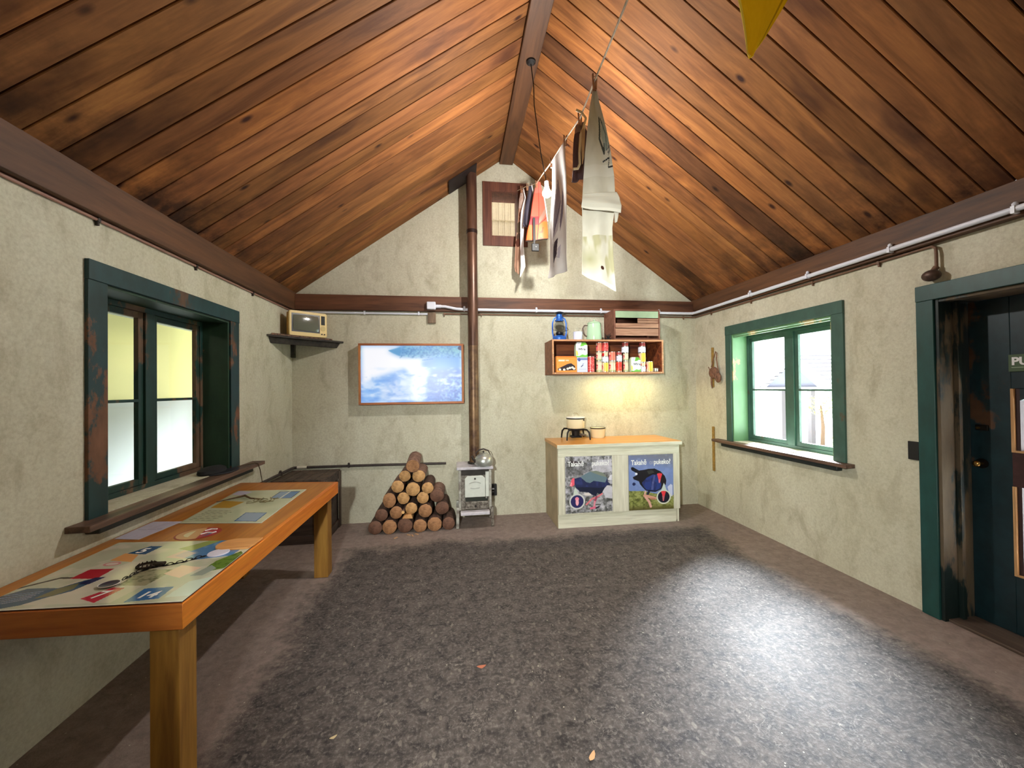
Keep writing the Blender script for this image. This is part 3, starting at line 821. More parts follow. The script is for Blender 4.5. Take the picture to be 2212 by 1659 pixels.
# ------------------------------------------------------------------ long table on the left
TZ = .735
def table():
    t = thing('display_table', 'long orange varnished timber table along the left wall under the window', 'table', (-1.39, 2.55, 0))
    fl, fr, br, bl = (-1.79, 1.628), (-.985, 1.578), (-.985, 3.46), (-1.79, 3.575)
    ins = .026
    B().hexa([(fl[0], fl[1] + ins, TZ - .03), (fr[0] - ins, fr[1] + ins, TZ - .03), (br[0] - ins, br[1] - ins, TZ - .03), (bl[0], bl[1] - ins, TZ - .03)],
             [(fl[0], fl[1] + ins, TZ), (fr[0] - ins, fr[1] + ins, TZ), (br[0] - ins, br[1] - ins, TZ), (bl[0], bl[1] - ins, TZ)]).build('tabletop', M['table'], t)
    B().hexa([(fr[0] - ins, fr[1] + ins, TZ - .092), (fr[0], fr[1], TZ - .092), (br[0], br[1], TZ - .092), (br[0] - ins, br[1] - ins, TZ - .092)],
             [(fr[0] - ins, fr[1] + ins, TZ + .0006), (fr[0], fr[1], TZ + .0006), (br[0], br[1], TZ + .0006), (br[0] - ins, br[1] - ins, TZ + .0006)]).build('edge_board', M['table_edge'], t, bevel=.0025)
    B().hexa([(fl[0], fl[1], TZ - .092), (fr[0], fr[1], TZ - .092), (fr[0] - ins, fr[1] + ins, TZ - .092), (fl[0], fl[1] + ins, TZ - .092)],
             [(fl[0], fl[1], TZ + .0006), (fr[0], fr[1], TZ + .0006), (fr[0] - ins, fr[1] + ins, TZ + .0006), (fl[0], fl[1] + ins, TZ + .0006)]).build('edge_board', M['table_edgex'], t, bevel=.0025)
    B().hexa([(bl[0], bl[1] - ins, TZ - .092), (br[0] - ins, br[1] - ins, TZ - .092), (br[0], br[1], TZ - .092), (bl[0], bl[1], TZ - .092)],
             [(bl[0], bl[1] - ins, TZ + .0006), (br[0] - ins, br[1] - ins, TZ + .0006), (br[0], br[1], TZ + .0006), (bl[0], bl[1], TZ + .0006)]).build('edge_board', M['table_edgex'], t, bevel=.0025)
    for (x0, x1, y0, y1) in ((-1.135, -1.035, 1.64, 1.74), (-1.14, -1.035, 3.385, 3.485), (-1.79, -1.705, 1.645, 1.73), (-1.79, -1.70, 3.43, 3.53)):
        y1_ = min(y1, 3.448) if x0 > -1.2 else y1
        B().box(x0, x1, y0 if y1_ == y1 else y0 - .04, y1_, 0, TZ - .0305).build('leg', M['leg'], t, bevel=.003)
table()

gloss = attrmat('laminated_print', .12, spec=.6)
def sheet(name, label, cat, quad, canvas, z, m, th=.003, backing=(60, 40, 34)):
    cx = sum(q[0] for q in quad) / 4; cy = sum(q[1] for q in quad) / 4
    t = thing(name, label, cat, (cx, cy, z))
    b = B(); b.hexa([(*q, z) for q in quad], [(*q, z + th) for q in quad]); b.build('backing', mat(name + '_edge', backing, .5), t, smooth=False)
    painted('print_face', canvas, [(*q, z + th + .0004) for q in quad], m, t, 0)
    return t
# front panel: numbered game board artwork
def front_panel():
    q = [(-1.70, 1.632), (-.992, 1.588), (-.997, 2.178), (-1.70, 2.262)]     # BL BR TR TL
    c = Canvas(300, 260, C(196, 200, 176))
    def uv(X, Y):
        u = (X + 1.70) / .705; return (u, (Y - (1.632 - .044 * u)) / (.630 - .04 * u))
    P = lambda l: [uv(*a) for a in l]
    n1 = c.noise(5, 4, 3); c.put((n1 - .35) * .9, C(178, 176, 152)); 
    n2 = c.noise(9, 9, 5); c.put(np.clip((n2 - .55) * 3, 0, .6), C(222, 214, 196))
    c.poly(P([(-1.60, 1.66), (-1.25, 1.62), (-1.2, 1.9), (-1.45, 2.0)]), C(226, 214, 200), .5)
    # dark curved stem / path
    c.line(P([(-1.70, 1.80), (-1.62, 1.87), (-1.55, 1.86)]), .012, C(54, 44, 32), 1)
    c.poly(P([(-1.575, 1.857), (-1.569, 1.940), (-1.470, 1.930), (-1.465, 1.838)]), C(182, 46, 58))
    c.ell(*uv(-1.52, 1.985), .05, .035, C(214, 150, 150)); c.ell(*uv(-1.52, 1.985), .036, .022, C(226, 206, 196))
    c.poly(P([(-1.562, 2.027), (-1.555, 2.104), (-1.480, 2.075), (-1.450, 1.993)]), C(228, 166, 104))
    c.poly(P([(-1.545, 2.100), (-1.500, 2.180), (-1.440, 2.172), (-1.452, 2.075)]), C(52, 92, 132))
    c.poly(P([(-1.385, 1.670), (-1.309, 1.630), (-1.285, 1.735), (-1.335, 1.745)]), C(196, 40, 62))
    c.poly(P([(-1.205, 1.615), (-1.205, 1.715), (-1.100, 1.715), (-1.095, 1.625)]), C(54, 106, 166))
    c.poly(P([(-1.08, 1.63), (-1.0, 1.63), (-1.0, 1.78), (-1.07, 1.75)]), C(206, 222, 204))
    # forest photo strip in the middle
    m = c.poly(P([(-1.33, 1.76), (-1.22, 1.74), (-1.20, 1.88), (-1.34, 1.90)]), C(150, 146, 112), .8)
    c.put(m * np.clip((c.noise(30, 30, 9) - .5) * 4, 0, 1), C(70, 72, 44), .8)
    # sea, hillside and orange corner
    m = c.poly(P([(-1.30, 2.03), (-1.22, 2.23), (-1.02, 2.21), (-1.04, 1.99), (-1.18, 1.97)]), C(88, 132, 180)); c.put(m * np.clip((c.noise(14, 10, 8) - .45) * 3, 0, .7), C(150, 176, 196))
    c.poly(P([(-1.34, 2.12), (-1.24, 2.22), (-1.18, 2.22), (-1.26, 2.08)]), C(150, 164, 96))
    m = c.poly(P([(-1.08, 1.82), (-1.075, 1.94), (-1.02, 2.04), (-.99, 2.0), (-.99, 1.86)]), C(104, 132, 50)); c.put(m * np.clip((c.noise(40, 40, 19) - .5) * 3, 0, .6), C(70, 92, 40))
    c.poly(P([(-1.10, 1.80), (-1.07, 1.90), (-1.03, 1.86), (-1.05, 1.80)]), C(150, 160, 150))
    c.poly(P([(-1.22, 1.84), (-1.20, 1.92), (-1.10, 1.88), (-1.13, 1.79)]), C(240, 206, 182))
    c.poly(P([(-1.33, 2.02), (-1.30, 2.10), (-1.22, 2.05), (-1.24, 1.99)]), C(232, 190, 190), .7)
    # blue bird walking, bottom left
    c.poly(P([(-1.70, 1.645), (-1.70, 1.74), (-1.66, 1.79), (-1.60, 1.785), (-1.545, 1.775), (-1.50, 1.83), (-1.475, 1.845), (-1.455, 1.80), (-1.47, 1.74), (-1.52, 1.70), (-1.56, 1.655), (-1.62, 1.635)]), C(50, 82, 110))
    c.poly(P([(-1.56, 1.70), (-1.545, 1.77), (-1.50, 1.81), (-1.48, 1.76), (-1.51, 1.71)]), C(112, 112, 76))
    for k in range(5): c.line(P([(-1.69, 1.66 + .02 * k), (-1.58, 1.70 + .014 * k)]), .004, C(150, 160, 178), 1)
    c.poly(P([(-1.50, 1.80), (-1.48, 1.85), (-1.44, 1.85), (-1.455, 1.79)]), C(30, 44, 92))
    c.line([(0, 0), (1, 0)], .006, C(226, 230, 218)); c.line([(1, 0), (1, 1)], .004, C(226, 230, 218))
    t = sheet('game_board_panel', 'large laminated picture board with numbered squares and a blue bird, nearest on the table', 'display board', q, c, TZ + .001, gloss, .004, (60, 30, 28))
    z = TZ + .0062
    for s, X, Y, sz in (('5', -1.515, 2.10, .075), ('7', -1.355, 1.668, .075), ('14', -1.185, 1.64, .065)):
        text('numeral', s, sz, M['text_white'], t, frame_M((X, Y, z), (1, -.05, 0), (.12, 1, 0)), .002, .0001)
front_panel()
def back_panel():
    q = [(-1.60, 2.535), (-1.122, 2.46), (-1.150, 3.225), (-1.66, 3.27)]
    c = Canvas(240, 300, C(196, 200, 168))
    def uv(X, Y):
        v = (Y - 2.5) / .74; u = (X + 1.60 + .06 * v) / (.478 + .03 * v); return (u, v)
    P = lambda l: [uv(*a) for a in l]
    c.put(np.clip(c.noise(5, 6, 4) - .4, 0, .4), C(170, 180, 150))
    def rr(pts, col, col2):
        c.poly(P(pts), C(60, 98, 140)); cx = sum(p[0] for p in pts) / 4; cy = sum(p[1] for p in pts) / 4
        c.poly(P([(cx + (p[0] - cx) * .9, cy + (p[1] - cy) * .9) for p in pts]), col)
    rr([(-1.315, 3.00), (-1.325, 3.19), (-1.175, 3.19), (-1.165, 3.00)], C(126, 150, 176), 0)
    c.poly(P([(-1.235, 3.01), (-1.24, 3.18), (-1.185, 3.18), (-1.178, 3.01)]), C(84, 122, 168)); c.line(P([(-1.245, 3.0), (-1.25, 3.19)]), .008, C(200, 206, 196))
    rr([(-1.298, 2.528), (-1.315, 2.69), (-1.178, 2.682), (-1.165, 2.52)], C(132, 154, 180), 0)
    m = c.poly(P([(-1.60, 2.80), (-1.61, 2.97), (-1.45, 2.93), (-1.47, 2.79)]), C(190, 150, 60))
    c.poly(P([(-1.64, 3.13), (-1.65, 3.24), (-1.53, 3.20), (-1.55, 3.10)]), C(196, 190, 206))
    for k in range(7): c.line(P([(-1.58, 2.56 + .03 * k), (-1.43 + .01 * (k % 3), 2.55 + .03 * k)]), .0035, C(90, 96, 82), 1.4)
    c.line([(.0, 0), (1, 0), (1, 1), (0, 1)], .008, C(222, 228, 208))
    t = sheet('information_panel', 'pale green laminated information sheet with blue boxes at the far end of the table', 'display board', q, c, TZ + .001, gloss, .003, (200, 204, 190))
back_panel()
def twigs():
    t = thing('twig', 'crooked brown twig lying across the pale green information sheet', 'twig', (-1.42, 2.95, TZ + .005))
    z = TZ + .011
    B().tube([(-1.63, 2.95, z), (-1.55, 3.02, z + .004), (-1.50, 3.05, z + .010), (-1.43, 2.98, z + .006), (-1.34, 2.95, z + .004)], [.003, .005, .008, .006, .004], 8).build('stem', mat('twig_brown', (92, 72, 44), .8, 0, .3, 40), t)
    b = B()
    rr = random.Random(4)
    for k in range(26):
        a = Vector((-1.33 + rr.uniform(-.06, .09), 2.91 + rr.uniform(-.05, .04), z + rr.uniform(0, .012)))
        b.tube([a, a + Vector((rr.uniform(-.05, .05), rr.uniform(-.035, .035), rr.uniform(0, .01)))], .0022, 5)
    b.build('dry_moss', mat('dry_moss', (112, 104, 70), .9, 0, .3, 60), t)
twigs()
# envelope sheet by the wall
c = Canvas(60, 50, C(198, 194, 210)); c.put(np.clip(c.noise(6, 6, 2) - .4, 0, .5), C(170, 168, 190)); c.line([(.1, .5), (.9, .55)], .01, C(150, 150, 170))
sheet('paper_sheet', 'loose white paper sheet at the wall edge of the table between the two boards', 'paper', [(-1.775, 2.33), (-1.640, 2.30), (-1.605, 2.575), (-1.775, 2.60)], c, TZ + .0006, attrmat('paper_print', .55), .0012, (200, 200, 210))
# round sticker
def sticker():
    c = Canvas(120, 120, C(176, 124, 66))
    t = thing('round_badge', 'round red blue and cream badge stuck on the table between the two boards', 'badge', (-1.385, 2.345, TZ))
    cx, cy, rx, ry = -1.385, 2.345, .105, .095; z = TZ + .0008
    def disc(name, r0, a0, a1, col, h, n=40, r1=0.0):
        b = B(); pts = [(cx + rx * r0 * math.cos(a0 + (a1 - a0) * i / n), cy + ry * r0 * math.sin(a0 + (a1 - a0) * i / n)) for i in range(n + 1)]
        if r1: pts += [(cx + rx * r1 * math.cos(a1 + (a0 - a1) * i / n), cy + ry * r1 * math.sin(a1 + (a0 - a1) * i / n)) for i in range(n + 1)]
        elif a1 - a0 > 6.2: pts = pts[:-1]
        b.hexa([(p[0], p[1], TZ) for p in pts], [(p[0], p[1], TZ + h) for p in pts]); b.build(name, mat('badge_' + name, col, .4), t, smooth=False)
    disc('rim', 1.0, 0, 2 * PI, (150, 50, 40), .0010, 48)
    disc('cream_field', .92, 0, 2 * PI, (206, 160, 110), .0014, 48)
    disc('red_segment', .92, -1.2, 1.6, (170, 24, 44), .0018)
    disc('pale_shape', .6, 2.2, 4.4, (220, 212, 172), .0018)
    disc('blue_segment', .72, -.9, .35, (50, 88, 140), .0022)
    b = B(); b.tube([(-1.37, 2.375, TZ + .003), (-1.35, 2.40, TZ + .003), (-1.32, 2.395, TZ + .003)], .004, 6); b.tube([(-1.36, 2.32, TZ + .003), (-1.34, 2.345, TZ + .003), (-1.31, 2.335, TZ + .003), (-1.30, 2.35, TZ + .003)], .004, 6)
    b.build('white_mark', M['text_white'], t)
sticker()
# orange wooden tag (rounded end running off the table edge)
pts = []
for i in range(33):
    a = PI / 2 + PI * i / 32; pts.append((-1.105 + .065 * math.cos(a), 2.125 + .068 * math.sin(a)))
pts += [(-1.0, 2.06), (-.992, 2.10), (-.990, 2.185)]
tag(B().hexa([(p[0], p[1], TZ + .0055) for p in pts], [(p[0], p[1], TZ + .014) for p in pts]).build('wooden_tag', wood('tag_pale_wood', (214, 146, 80), (238, 178, 112), 'X', 1.2, .4), None, bevel=.001),
    'rounded pale orange wooden tag at the right table edge behind the white disc', 'tag')
b = B(); b.lathe((-1.112, 2.028, TZ + .0056), [(.0005, 0), (.042, 0), (.044, .003), (.042, .006), (.0005, .006)], 36)
tag(b.build('token_disc', mat('white_token', (226, 222, 240), .35), None), 'small white round disc at the far end of the chain on the picture board', 'disc')
# chain
def chain():
    t = thing('chain', 'thin dark metal chain lying across the numbered picture board', 'chain', (-1.25, 1.87, TZ + .006))
    path = [(-1.155, 2.003), (-1.205, 1.955), (-1.25, 1.93), (-1.30, 1.912), (-1.335, 1.875), (-1.340, 1.83), (-1.343, 1.795)]
    P = [Vector((*p, 0)) for p in path]; seg = []; L = sum((b_ - a_).length for a_, b_ in zip(P[:-1], P[1:])); step = .0165; d = 0
    k = 0
    while d < L - step:
        q = d; i = 0
        while q > (P[i + 1] - P[i]).length: q -= (P[i + 1] - P[i]).length; i += 1
        dr = (P[i + 1] - P[i]).normalized(); p = P[i] + dr * q; sd = Vector((-dr.y, dr.x, 0)); up = Vector((0, 0, 1))
        w = sd if k % 2 == 0 else (sd * .25 + up).normalized()
        z = TZ + .0075 + (.0 if k % 2 == 0 else .0035)
        ring = [Vector((p.x, p.y, z)) + dr * (.0085 + .0115 * math.cos(a)) + w * (.0055 * math.sin(a)) for a in [2 * PI * j / 14 for j in range(14)]]
        B().tube(ring, .0016, 6, closed=True).build('link', M['iron'], t)
        d += step; k += 1
chain()
def clasp():
    t = thing('rusty_trap', 'small rusty toothed metal trap on the middle of the chain', 'trap', (-1.315, 1.925, TZ + .0056))
    z = TZ + .006
    B().tube([(-1.34 + .035 * math.cos(a), 1.925 + .03 * math.sin(a), z + .006) for a in [2 * PI * j / 20 for j in range(20)]], .005, 8, closed=True).build('jaw_ring', M['rust'], t)
    b = B()
    for j in range(12):
        a = 2 * PI * j / 12; b.cyl((-1.34 + .035 * math.cos(a), 1.925 + .03 * math.sin(a), z + .008), (-1.34 + .028 * math.cos(a), 1.925 + .023 * math.sin(a), z + .017), .004, .0015, 6)
    b.build('teeth', M['rust'], t)
    B().box(-1.325, -1.275, 1.915, 1.945, z, z + .014).build('spring_block', M['rust'], t, bevel=.005)
clasp()
def lens():
    t = thing('small_dish', 'small dark oval dish with a pale rim at the near end of the chain', 'dish', (-1.362, 1.765, TZ + .0056))
    b = B(); b.lathe((0, 0, 0), [(.0005, 0), (.026, 0), (.033, .006), (.031, .007), (.024, .003), (.0005, .003)], 32); b.v = [(-1.362 + p[0], 1.765 + p[1] * .95, TZ + .0056 + p[2]) for p in b.v]
    b.build('bowl', mat('dish_dark', (62, 54, 70), .3), t)
    B().tube([(-1.362 + .033 * math.cos(a), 1.765 + .031 * math.sin(a), TZ + .0125) for a in [2 * PI * j / 32 for j in range(32)]], .0018, 6, closed=True).build('rim', mat('dish_rim', (214, 210, 204), .3), t)
lens()

# ------------------------------------------------------------------ crate cupboard in the far left corner
def corner_crate():
    x0, x1, y0, y1, zt = -1.785, -1.285, 4.09, 4.60, .610
    t = thing('wooden_crate', 'old dark timber crate with diagonal braces in the far left corner', 'crate', ((x0 + x1) / 2, (y0 + y1) / 2, 0))
    B().box(x0 + .02, x1 - .02, y0 + .02, y1 - .02, .015, zt - .02).build('inner_box', M['dark_wood'], t)
    for z in (.0, zt - .08):
        B().box(x0, x1, y0, y0 + .02, z, z + .08).build('front_rail', M['dark_wood'], t, bevel=.003)
        B().box(x1 - .02, x1, y0 + .02, y1, z, z + .08).build('side_rail', M['dark_wood'], t, bevel=.003)
    for x in (x0, x1 - .07): B().box(x, x + .07, y0 - .008, y0 + .0, 0, zt).build('front_post', M['dark_woodz'], t, bevel=.003)
    for y in (y0 + .0, y1 - .07): B().box(x1, x1 + .008, y, y + .07, 0, zt).build('side_post', M['dark_woodz'], t, bevel=.003)
    B().beam((x0 + .08, y0 + .006, .09), (x1 - .09, y0 + .006, zt - .09), .02, .06).build('diagonal_brace', M['dark_wood'], t, bevel=.002)
    B().beam((x1 - .01, y0 + .09, .09), (x1 - .01, y1 - .09, zt - .09), .02, .06).build('diagonal_brace', M['dark_wood'], t, bevel=.002)
    for k in range(5):
        xa = x0 + .003 + k * .1; B().box(xa, xa + .093, y0 - .004, y1, zt, zt + .014).build('top_slat', M['dark_woodz'], t, bevel=.002)
corner_crate()

# ------------------------------------------------------------------ woodpile
bark = mat('log_bark', (104, 76, 62), .85, 0, .4, 26, .6, c2=(58, 38, 30))
bark_pale = mat('pale_log_bark', (150, 116, 100), .8, 0, .3, 26, .5, c2=(98, 68, 56))
def endmat(nm, a, b_):
    m, t, p, n, l = nt(nm)
    v = objcoord(n, l, (1, 1, 1)); wv = n.new('ShaderNodeTexWave'); wv.wave_type = 'RINGS'; wv.rings_direction = 'Y'
    wv.inputs['Scale'].default_value = 28; wv.inputs['Distortion'].default_value = 3; wv.inputs['Detail'].default_value = 3; l.new(v, wv.inputs['Vector'])
    g = noise(n, l, 22, 5, .65, v)
    c_ = mixcol(n, l, ramp(n, l, wv.outputs['Fac'], .2, .9), lin(a), lin(b_))
    c_ = mixcol(n, l, ramp(n, l, g, .42, .68, (0, 0, 0), (.75, .75, .75)), c_, tuple(x * .55 for x in lin(a)))
    l.new(c_, p.inputs['Base Color']); p.inputs['Roughness'].default_value = .75; bump(n, l, g, .4, .006, p)
    return m
E_light = endmat('cut_end_golden', (178, 128, 76), (220, 178, 122)); E_mid = endmat('cut_end_brown', (140, 94, 60), (190, 142, 98)); E_dark = endmat('cut_end_dark', (92, 60, 46), (132, 94, 72))
logs = [  # x, z, r, front y, end material, tall factor, label
    (-.845, .072, .070, 4.235, E_dark, 1.0, 'dark brown log at the left end of the bottom row of the woodpile'),
    (-.700, .075, .073, 4.225, E_mid, 1.0, 'brown log second from left in the bottom row of the woodpile'),
    (-.545, .078, .076, 4.235, E_dark, 1.0, 'dark rough-barked log third from left in the bottom row, under the small stick end'),
    (-.392, .070, .068, 4.225, E_mid, 1.0, 'squarish brown log fourth from left in the bottom row of the woodpile'),
    (-.243, .076, .074, 4.230, E_mid, 1.0, 'reddish log fifth from left in the bottom row of the woodpile'),
    (-.098, .068, .066, 4.250, E_dark, 1.0, 'brown log at the right end of the bottom row beside the stove'),
    (-.785, .196, .064, 4.250, E_dark, 1.0, 'dark log at the left end of the second row of the woodpile'),
    (-.635, .212, .065, 4.250, E_mid, 1.0, 'brown log second from left in the second row of the woodpile'),
    (-.482, .250, .060, 4.245, E_light, 1.0, 'golden ended log in the middle of the second row of the woodpile'),
    (-.338, .217, .070, 4.245, E_mid, 1.0, 'reddish brown log fourth from left in the second row of the woodpile'),
    (-.165, .222, .071, 4.300, E_dark, 1.0, 'dark log at the right end of the second row near the stove'),  # uses the dark cut end colour
    (-.702, .345, .066, 4.240, E_mid, 1.18, 'tall oval ended log at the left end of the third row of the woodpile'),
    (-.560, .360, .062, 4.245, E_light, 1.0, 'golden round log second from left in the third row of the woodpile'),
    (-.362, .355, .061, 4.245, E_light, 1.0, 'golden brown log third from left in the third row of the woodpile'),
    (-.218, .360, .075, 4.280, E_dark, .9, 'wide dark red ended log at the right end of the third row'),
    (-.618, .483, .064, 4.245, E_light, 1.0, 'golden brown log at the left end of the fourth row of the woodpile'),
    (-.462, .452, .072, 4.235, E_light, 1.0, 'largest pale golden log in the middle of the fourth row of the woodpile'),
    (-.312, .455, .060, 4.245, E_light, 1.0, 'bright golden log at the right end of the fourth row of the woodpile'),
    (-.545, .588, .058, 4.250, E_light, 1.0, 'golden log at the left of the pair just below the top log'),
    (-.402, .586, .066, 4.240, E_light, .95, 'split faced golden log at the right of the pair below the top log'),
]
def log(x, z, r, yf, em, tall, label, length=None, pale=False):
    L = length or (4.615 - yf)
    t = thing('firewood_log', label, 'log', (x, yf + L / 2, z - r * tall), 'split logs stacked in the woodpile')
    b = B(); n = 22; J = [1 + random.uniform(-.035, .035) for _ in range(n)]
    rings = []
    for k in range(6):
        y = yf + L * k / 5; rings.append([(x + r * J[i] * (1 + random.uniform(-.015, .015)) * math.cos(2 * PI * i / n), y, z + r * tall * J[i] * math.sin(2 * PI * i / n)) for i in range(n)])
    v = [p for R in rings for p in R]
    b.add(v, [(k * n + i, (k + 1) * n + i, (k + 1) * n + (i + 1) % n, k * n + (i + 1) % n) for k in range(5) for i in range(n)])
    b.add(rings[-1], [tuple(reversed(range(n)))])
    b.build('bark', bark_pale if pale else bark, t)
    e = B(); e.add([(p[0], p[1] - .0015, p[2]) for p in rings[0]], [tuple(range(n))]); e.add([(x + (p[0] - x) * .93, p[1] - .004, z + (p[2] - z) * .93) for p in rings[0]], [tuple(range(n))])
    k = B(); o_ = [(p[0], p[1], p[2]) for p in rings[0]]; i_ = [(x + (p[0] - x) * .94, p[1] - .004, z + (p[2] - z) * .94) for p in rings[0]]
    k.add(o_ + i_, [(i, (i + 1) % n, n + (i + 1) % n, n + i) for i in range(n)] + [tuple(range(n, 2 * n))])
    k.build('cut_end', em, t, ang=60)
    return t
for i, a in enumerate(logs): log(*a, pale=(i in (14, 19, 18, 15)))
# top log, tipped towards the room
def toplog():
    a = Vector((-.458, 4.20, .700)); b_ = Vector((-.462, 4.50, .742)); r = .068
    t = thing('firewood_log', 'single log crowning the woodpile, tipped with its end towards the room', 'log', (-.448, 4.35, .62), 'split logs stacked in the woodpile')
    B().cyl(a, b_, r, r * .97, 22, jit=.03).build('bark', bark_pale, t)
    d = (b_ - a).normalized(); B().cyl(a - d * .003, a - d * .0005, r * .92, r * .98, 22).build('cut_end', E_mid, t)
toplog()
st = thing('kindling_stick', 'thin pale stick end poking out between second row logs of the woodpile', 'stick', (-.562, 4.42, .205))
B().cyl((-.562, 4.215, .222), (-.562, 4.58, .222), .017, n=14).build('bark', bark_pale, st)
B().cyl((-.562, 4.212, .222), (-.562, 4.2148, .222), .0155, n=14).build('cut_end', mat('fresh_cut', (226, 180, 116), .7), st)
sp = thing('kindling_wedge', 'pale split wedge of firewood lying above the third bottom log', 'kindling', (-.520, 4.33, .15))
B().hexa([(-.575, 4.215, .156), (-.465, 4.215, .150), (-.480, 4.215, .196), (-.545, 4.215, .190)], [(-.575, 4.45, .156), (-.465, 4.45, .150), (-.480, 4.45, .186), (-.545, 4.45, .190)]).build('split_wood', wood('fresh_split_wood', (196, 138, 84), (232, 182, 122), 'Y', 1.2, .7), sp, bevel=.004)
for k, (x, y) in enumerate(((-.50, 4.16), (-.42, 4.17), (-.46, 4.135), (-.62, 4.10))):
    a = random.uniform(0, 3)
    tag(B().beam((x - .02 * math.cos(a), y - .02 * math.sin(a), .005), (x + .02 * math.cos(a), y + .02 * math.sin(a), .006), .012, .007).build('wood_chip', wood('chip_wood%d' % k, (196, 150, 110), (220, 180, 140), 'X', 3), None),
        'tiny pale wood chip on the floor in front of the woodpile', 'wood chip', 'wood chips before the woodpile')

# ------------------------------------------------------------------ stove, flue, kettle
def stove():
    em = mat('grey_white_worn_enamel', (186, 186, 176), .35, 0, .1, 14, c2=(120, 112, 104)); wh = mat('stove_white_enamel', (206, 210, 202), .3, 0, .05, 20)
    dk = mat('stove_sooty_iron', (46, 42, 38), .55, .4, .4, 14); top = mat('stove_top_pale', (196, 192, 200), .4, 0, .15, 16)
    mott = mat('stove_mottled_enamel', (150, 144, 134), .45, .2, .3, 40, .2, c2=(76, 66, 58))
    t = thing('wood_stove', 'small worn white and grey enamel wood stove beside the woodpile', 'stove', (.19, 4.42, 0))
    x0, x1, yf, yb_ = .012, .366, 4.27, 4.585
    B().box(x0, x1, yf + .01, yb_, .19, .624).build('body', mott, t, bevel=.006)
    B().box(x0 - .02, x1 + .02, yf - .02, yb_ + .01, .624, .655).build('top_plate', top, t, bevel=.006)
    for x in (x0, x1 - .026): B().box(x, x + .026, yf - .002, yf + .01, .19, .618).build('front_stile', em, t, bevel=.003)
    B().box(x0 + .03, x1 - .03, yf - .006, yf + .012, .565, .62).build('upper_grille', dk, t, bevel=.003)
    # door with chamfered top corners
    xa, xb, za, zb, ch = .078, .296, .330, .558, .028; f = yf - .014
    pts = [(xa, za), (xb, za), (xb, zb - ch), (xb - ch, zb), (xa + ch, zb), (xa, zb - ch)]
    d = B().hexa([(p[0], yf + .004, p[1]) for p in reversed(pts)], [(p[0], f, p[1]) for p in reversed(pts)]).build('fire_door', wh, t, bevel=.004)
    B().cyl(((xa + xb) / 2, f, zb - .03), ((xa + xb) / 2, f - .006, zb - .03), .010, n=18).build('air_hole_boss', dk, d)
    b = B()
    for zz, hw, bow in ((.478, .062, .018), (.432, .05, -.006)):
        b.tube([((xa + xb) / 2 - hw + 2 * hw * i / 10, f - .001, zz + bow * math.sin(PI * i / 10)) for i in range(11)], .0055, 6)
    b.build('raised_lettering_bar', mat('stove_relief', (176, 178, 172), .4), d)
    B().box(.300, .338, yf - .008, yf + .01, .33, .60).build('side_panel', wh, t, bevel=.003)
    for x in (.072, .306): B().cyl((x, yf - .004, .322), (x, yf - .024, .322), .009, n=14).build('hinge_knob', mat('bright_chrome', (220, 220, 216), .2, .9), t)
    B().hexa([(.085, yf - .004, .322), (.325, yf - .004, .322), (.30, yf + .02, .322), (.11, yf + .02, .322)][::-1], [(.085, yf - .004, .285), (.325, yf - .004, .285), (.30, yf + .02, .285), (.11, yf + .02, .285)][::-1]).build('draught_slot', mat('dark_green_slot', (30, 34, 26), .5), t)
    B().box(.082, .33, yf - .012, yf + .012, .205, .283).build('ash_door', mott, t, bevel=.004)
    B().cyl((.19, yf - .012, .235), (.19, yf - .03, .235), .012, n=16).build('ash_door_knob', dk, t)
    B().box(.03, .34, yf - .07, yf + .01, .152, .188).build('hearth_shelf', top, t, bevel=.006)
    for x, s in ((.0, -1), (.366, 1)):
        for y in (yf + .005, yb_ - .03):
            B().hexa([(x - .012 + s * .006, y - .012, 0), (x + .02 + s * .006, y - .012, 0), (x + .02 + s * .006, y + .014, 0), (x - .012 + s * .006, y + .014, 0)],
                     [(x - .015, y - .015, .22), (x + .018, y - .015, .22), (x + .018, y + .02, .22), (x - .015, y + .02, .22)]).build('leg', em if x < .2 else mott, t, bevel=.003)
    B().cyl((.192, 4.46, .655), (.192, 4.46, .675), .075, n=28).build('flue_collar', dk, t)
stove()
def flue():
    t = thing('stove_pipe', 'tall brown metal stove pipe rising from the stove to the ceiling', 'stove pipe', (.192, 4.46, .675))
    def zc(x): return PT + SLOPE * (x - XL - .05)
    b = B(); b.lathe((.192, 4.46, 0), [(.057, .676), (.057, 2.02)], 32); b.build('lower_pipe', mat('flue_buff_metal', (132, 104, 74), .42, .5, .25, 9, c2=(78, 56, 46)), t)
    b = B(); b.lathe((.192, 4.46, 0), [(.0585, 1.98), (.0585, 3.30)], 32); b.build('middle_pipe', M['flue'], t)
    b = B(); b.lathe((.192, 4.46, 0), [(.060, 3.26), (.060, zc(.192) - .03)], 32); b.build('upper_pipe', M['flue'], t)
    b = B(); b.lathe((.192, 4.46, 0), [(.0625, 3.25), (.0625, 3.29)], 32); b.build('joint_band', mat('flue_band', (44, 30, 28), .4, .5), t)
    # slanting flashing plate under the boards
    f = B(); x0, x1 = -.06, .25; q = [(x0, 4.33), (x1, 4.33), (x1, 4.6), (x0, 4.6)]
    f.hexa([(x, y, zc(x) - .022) for x, y in q], [(x, y, zc(x) - .004) for x, y in q]); f.build('flashing_plate', mat('flashing_dark', (40, 30, 28), .6, .3), t)
flue()
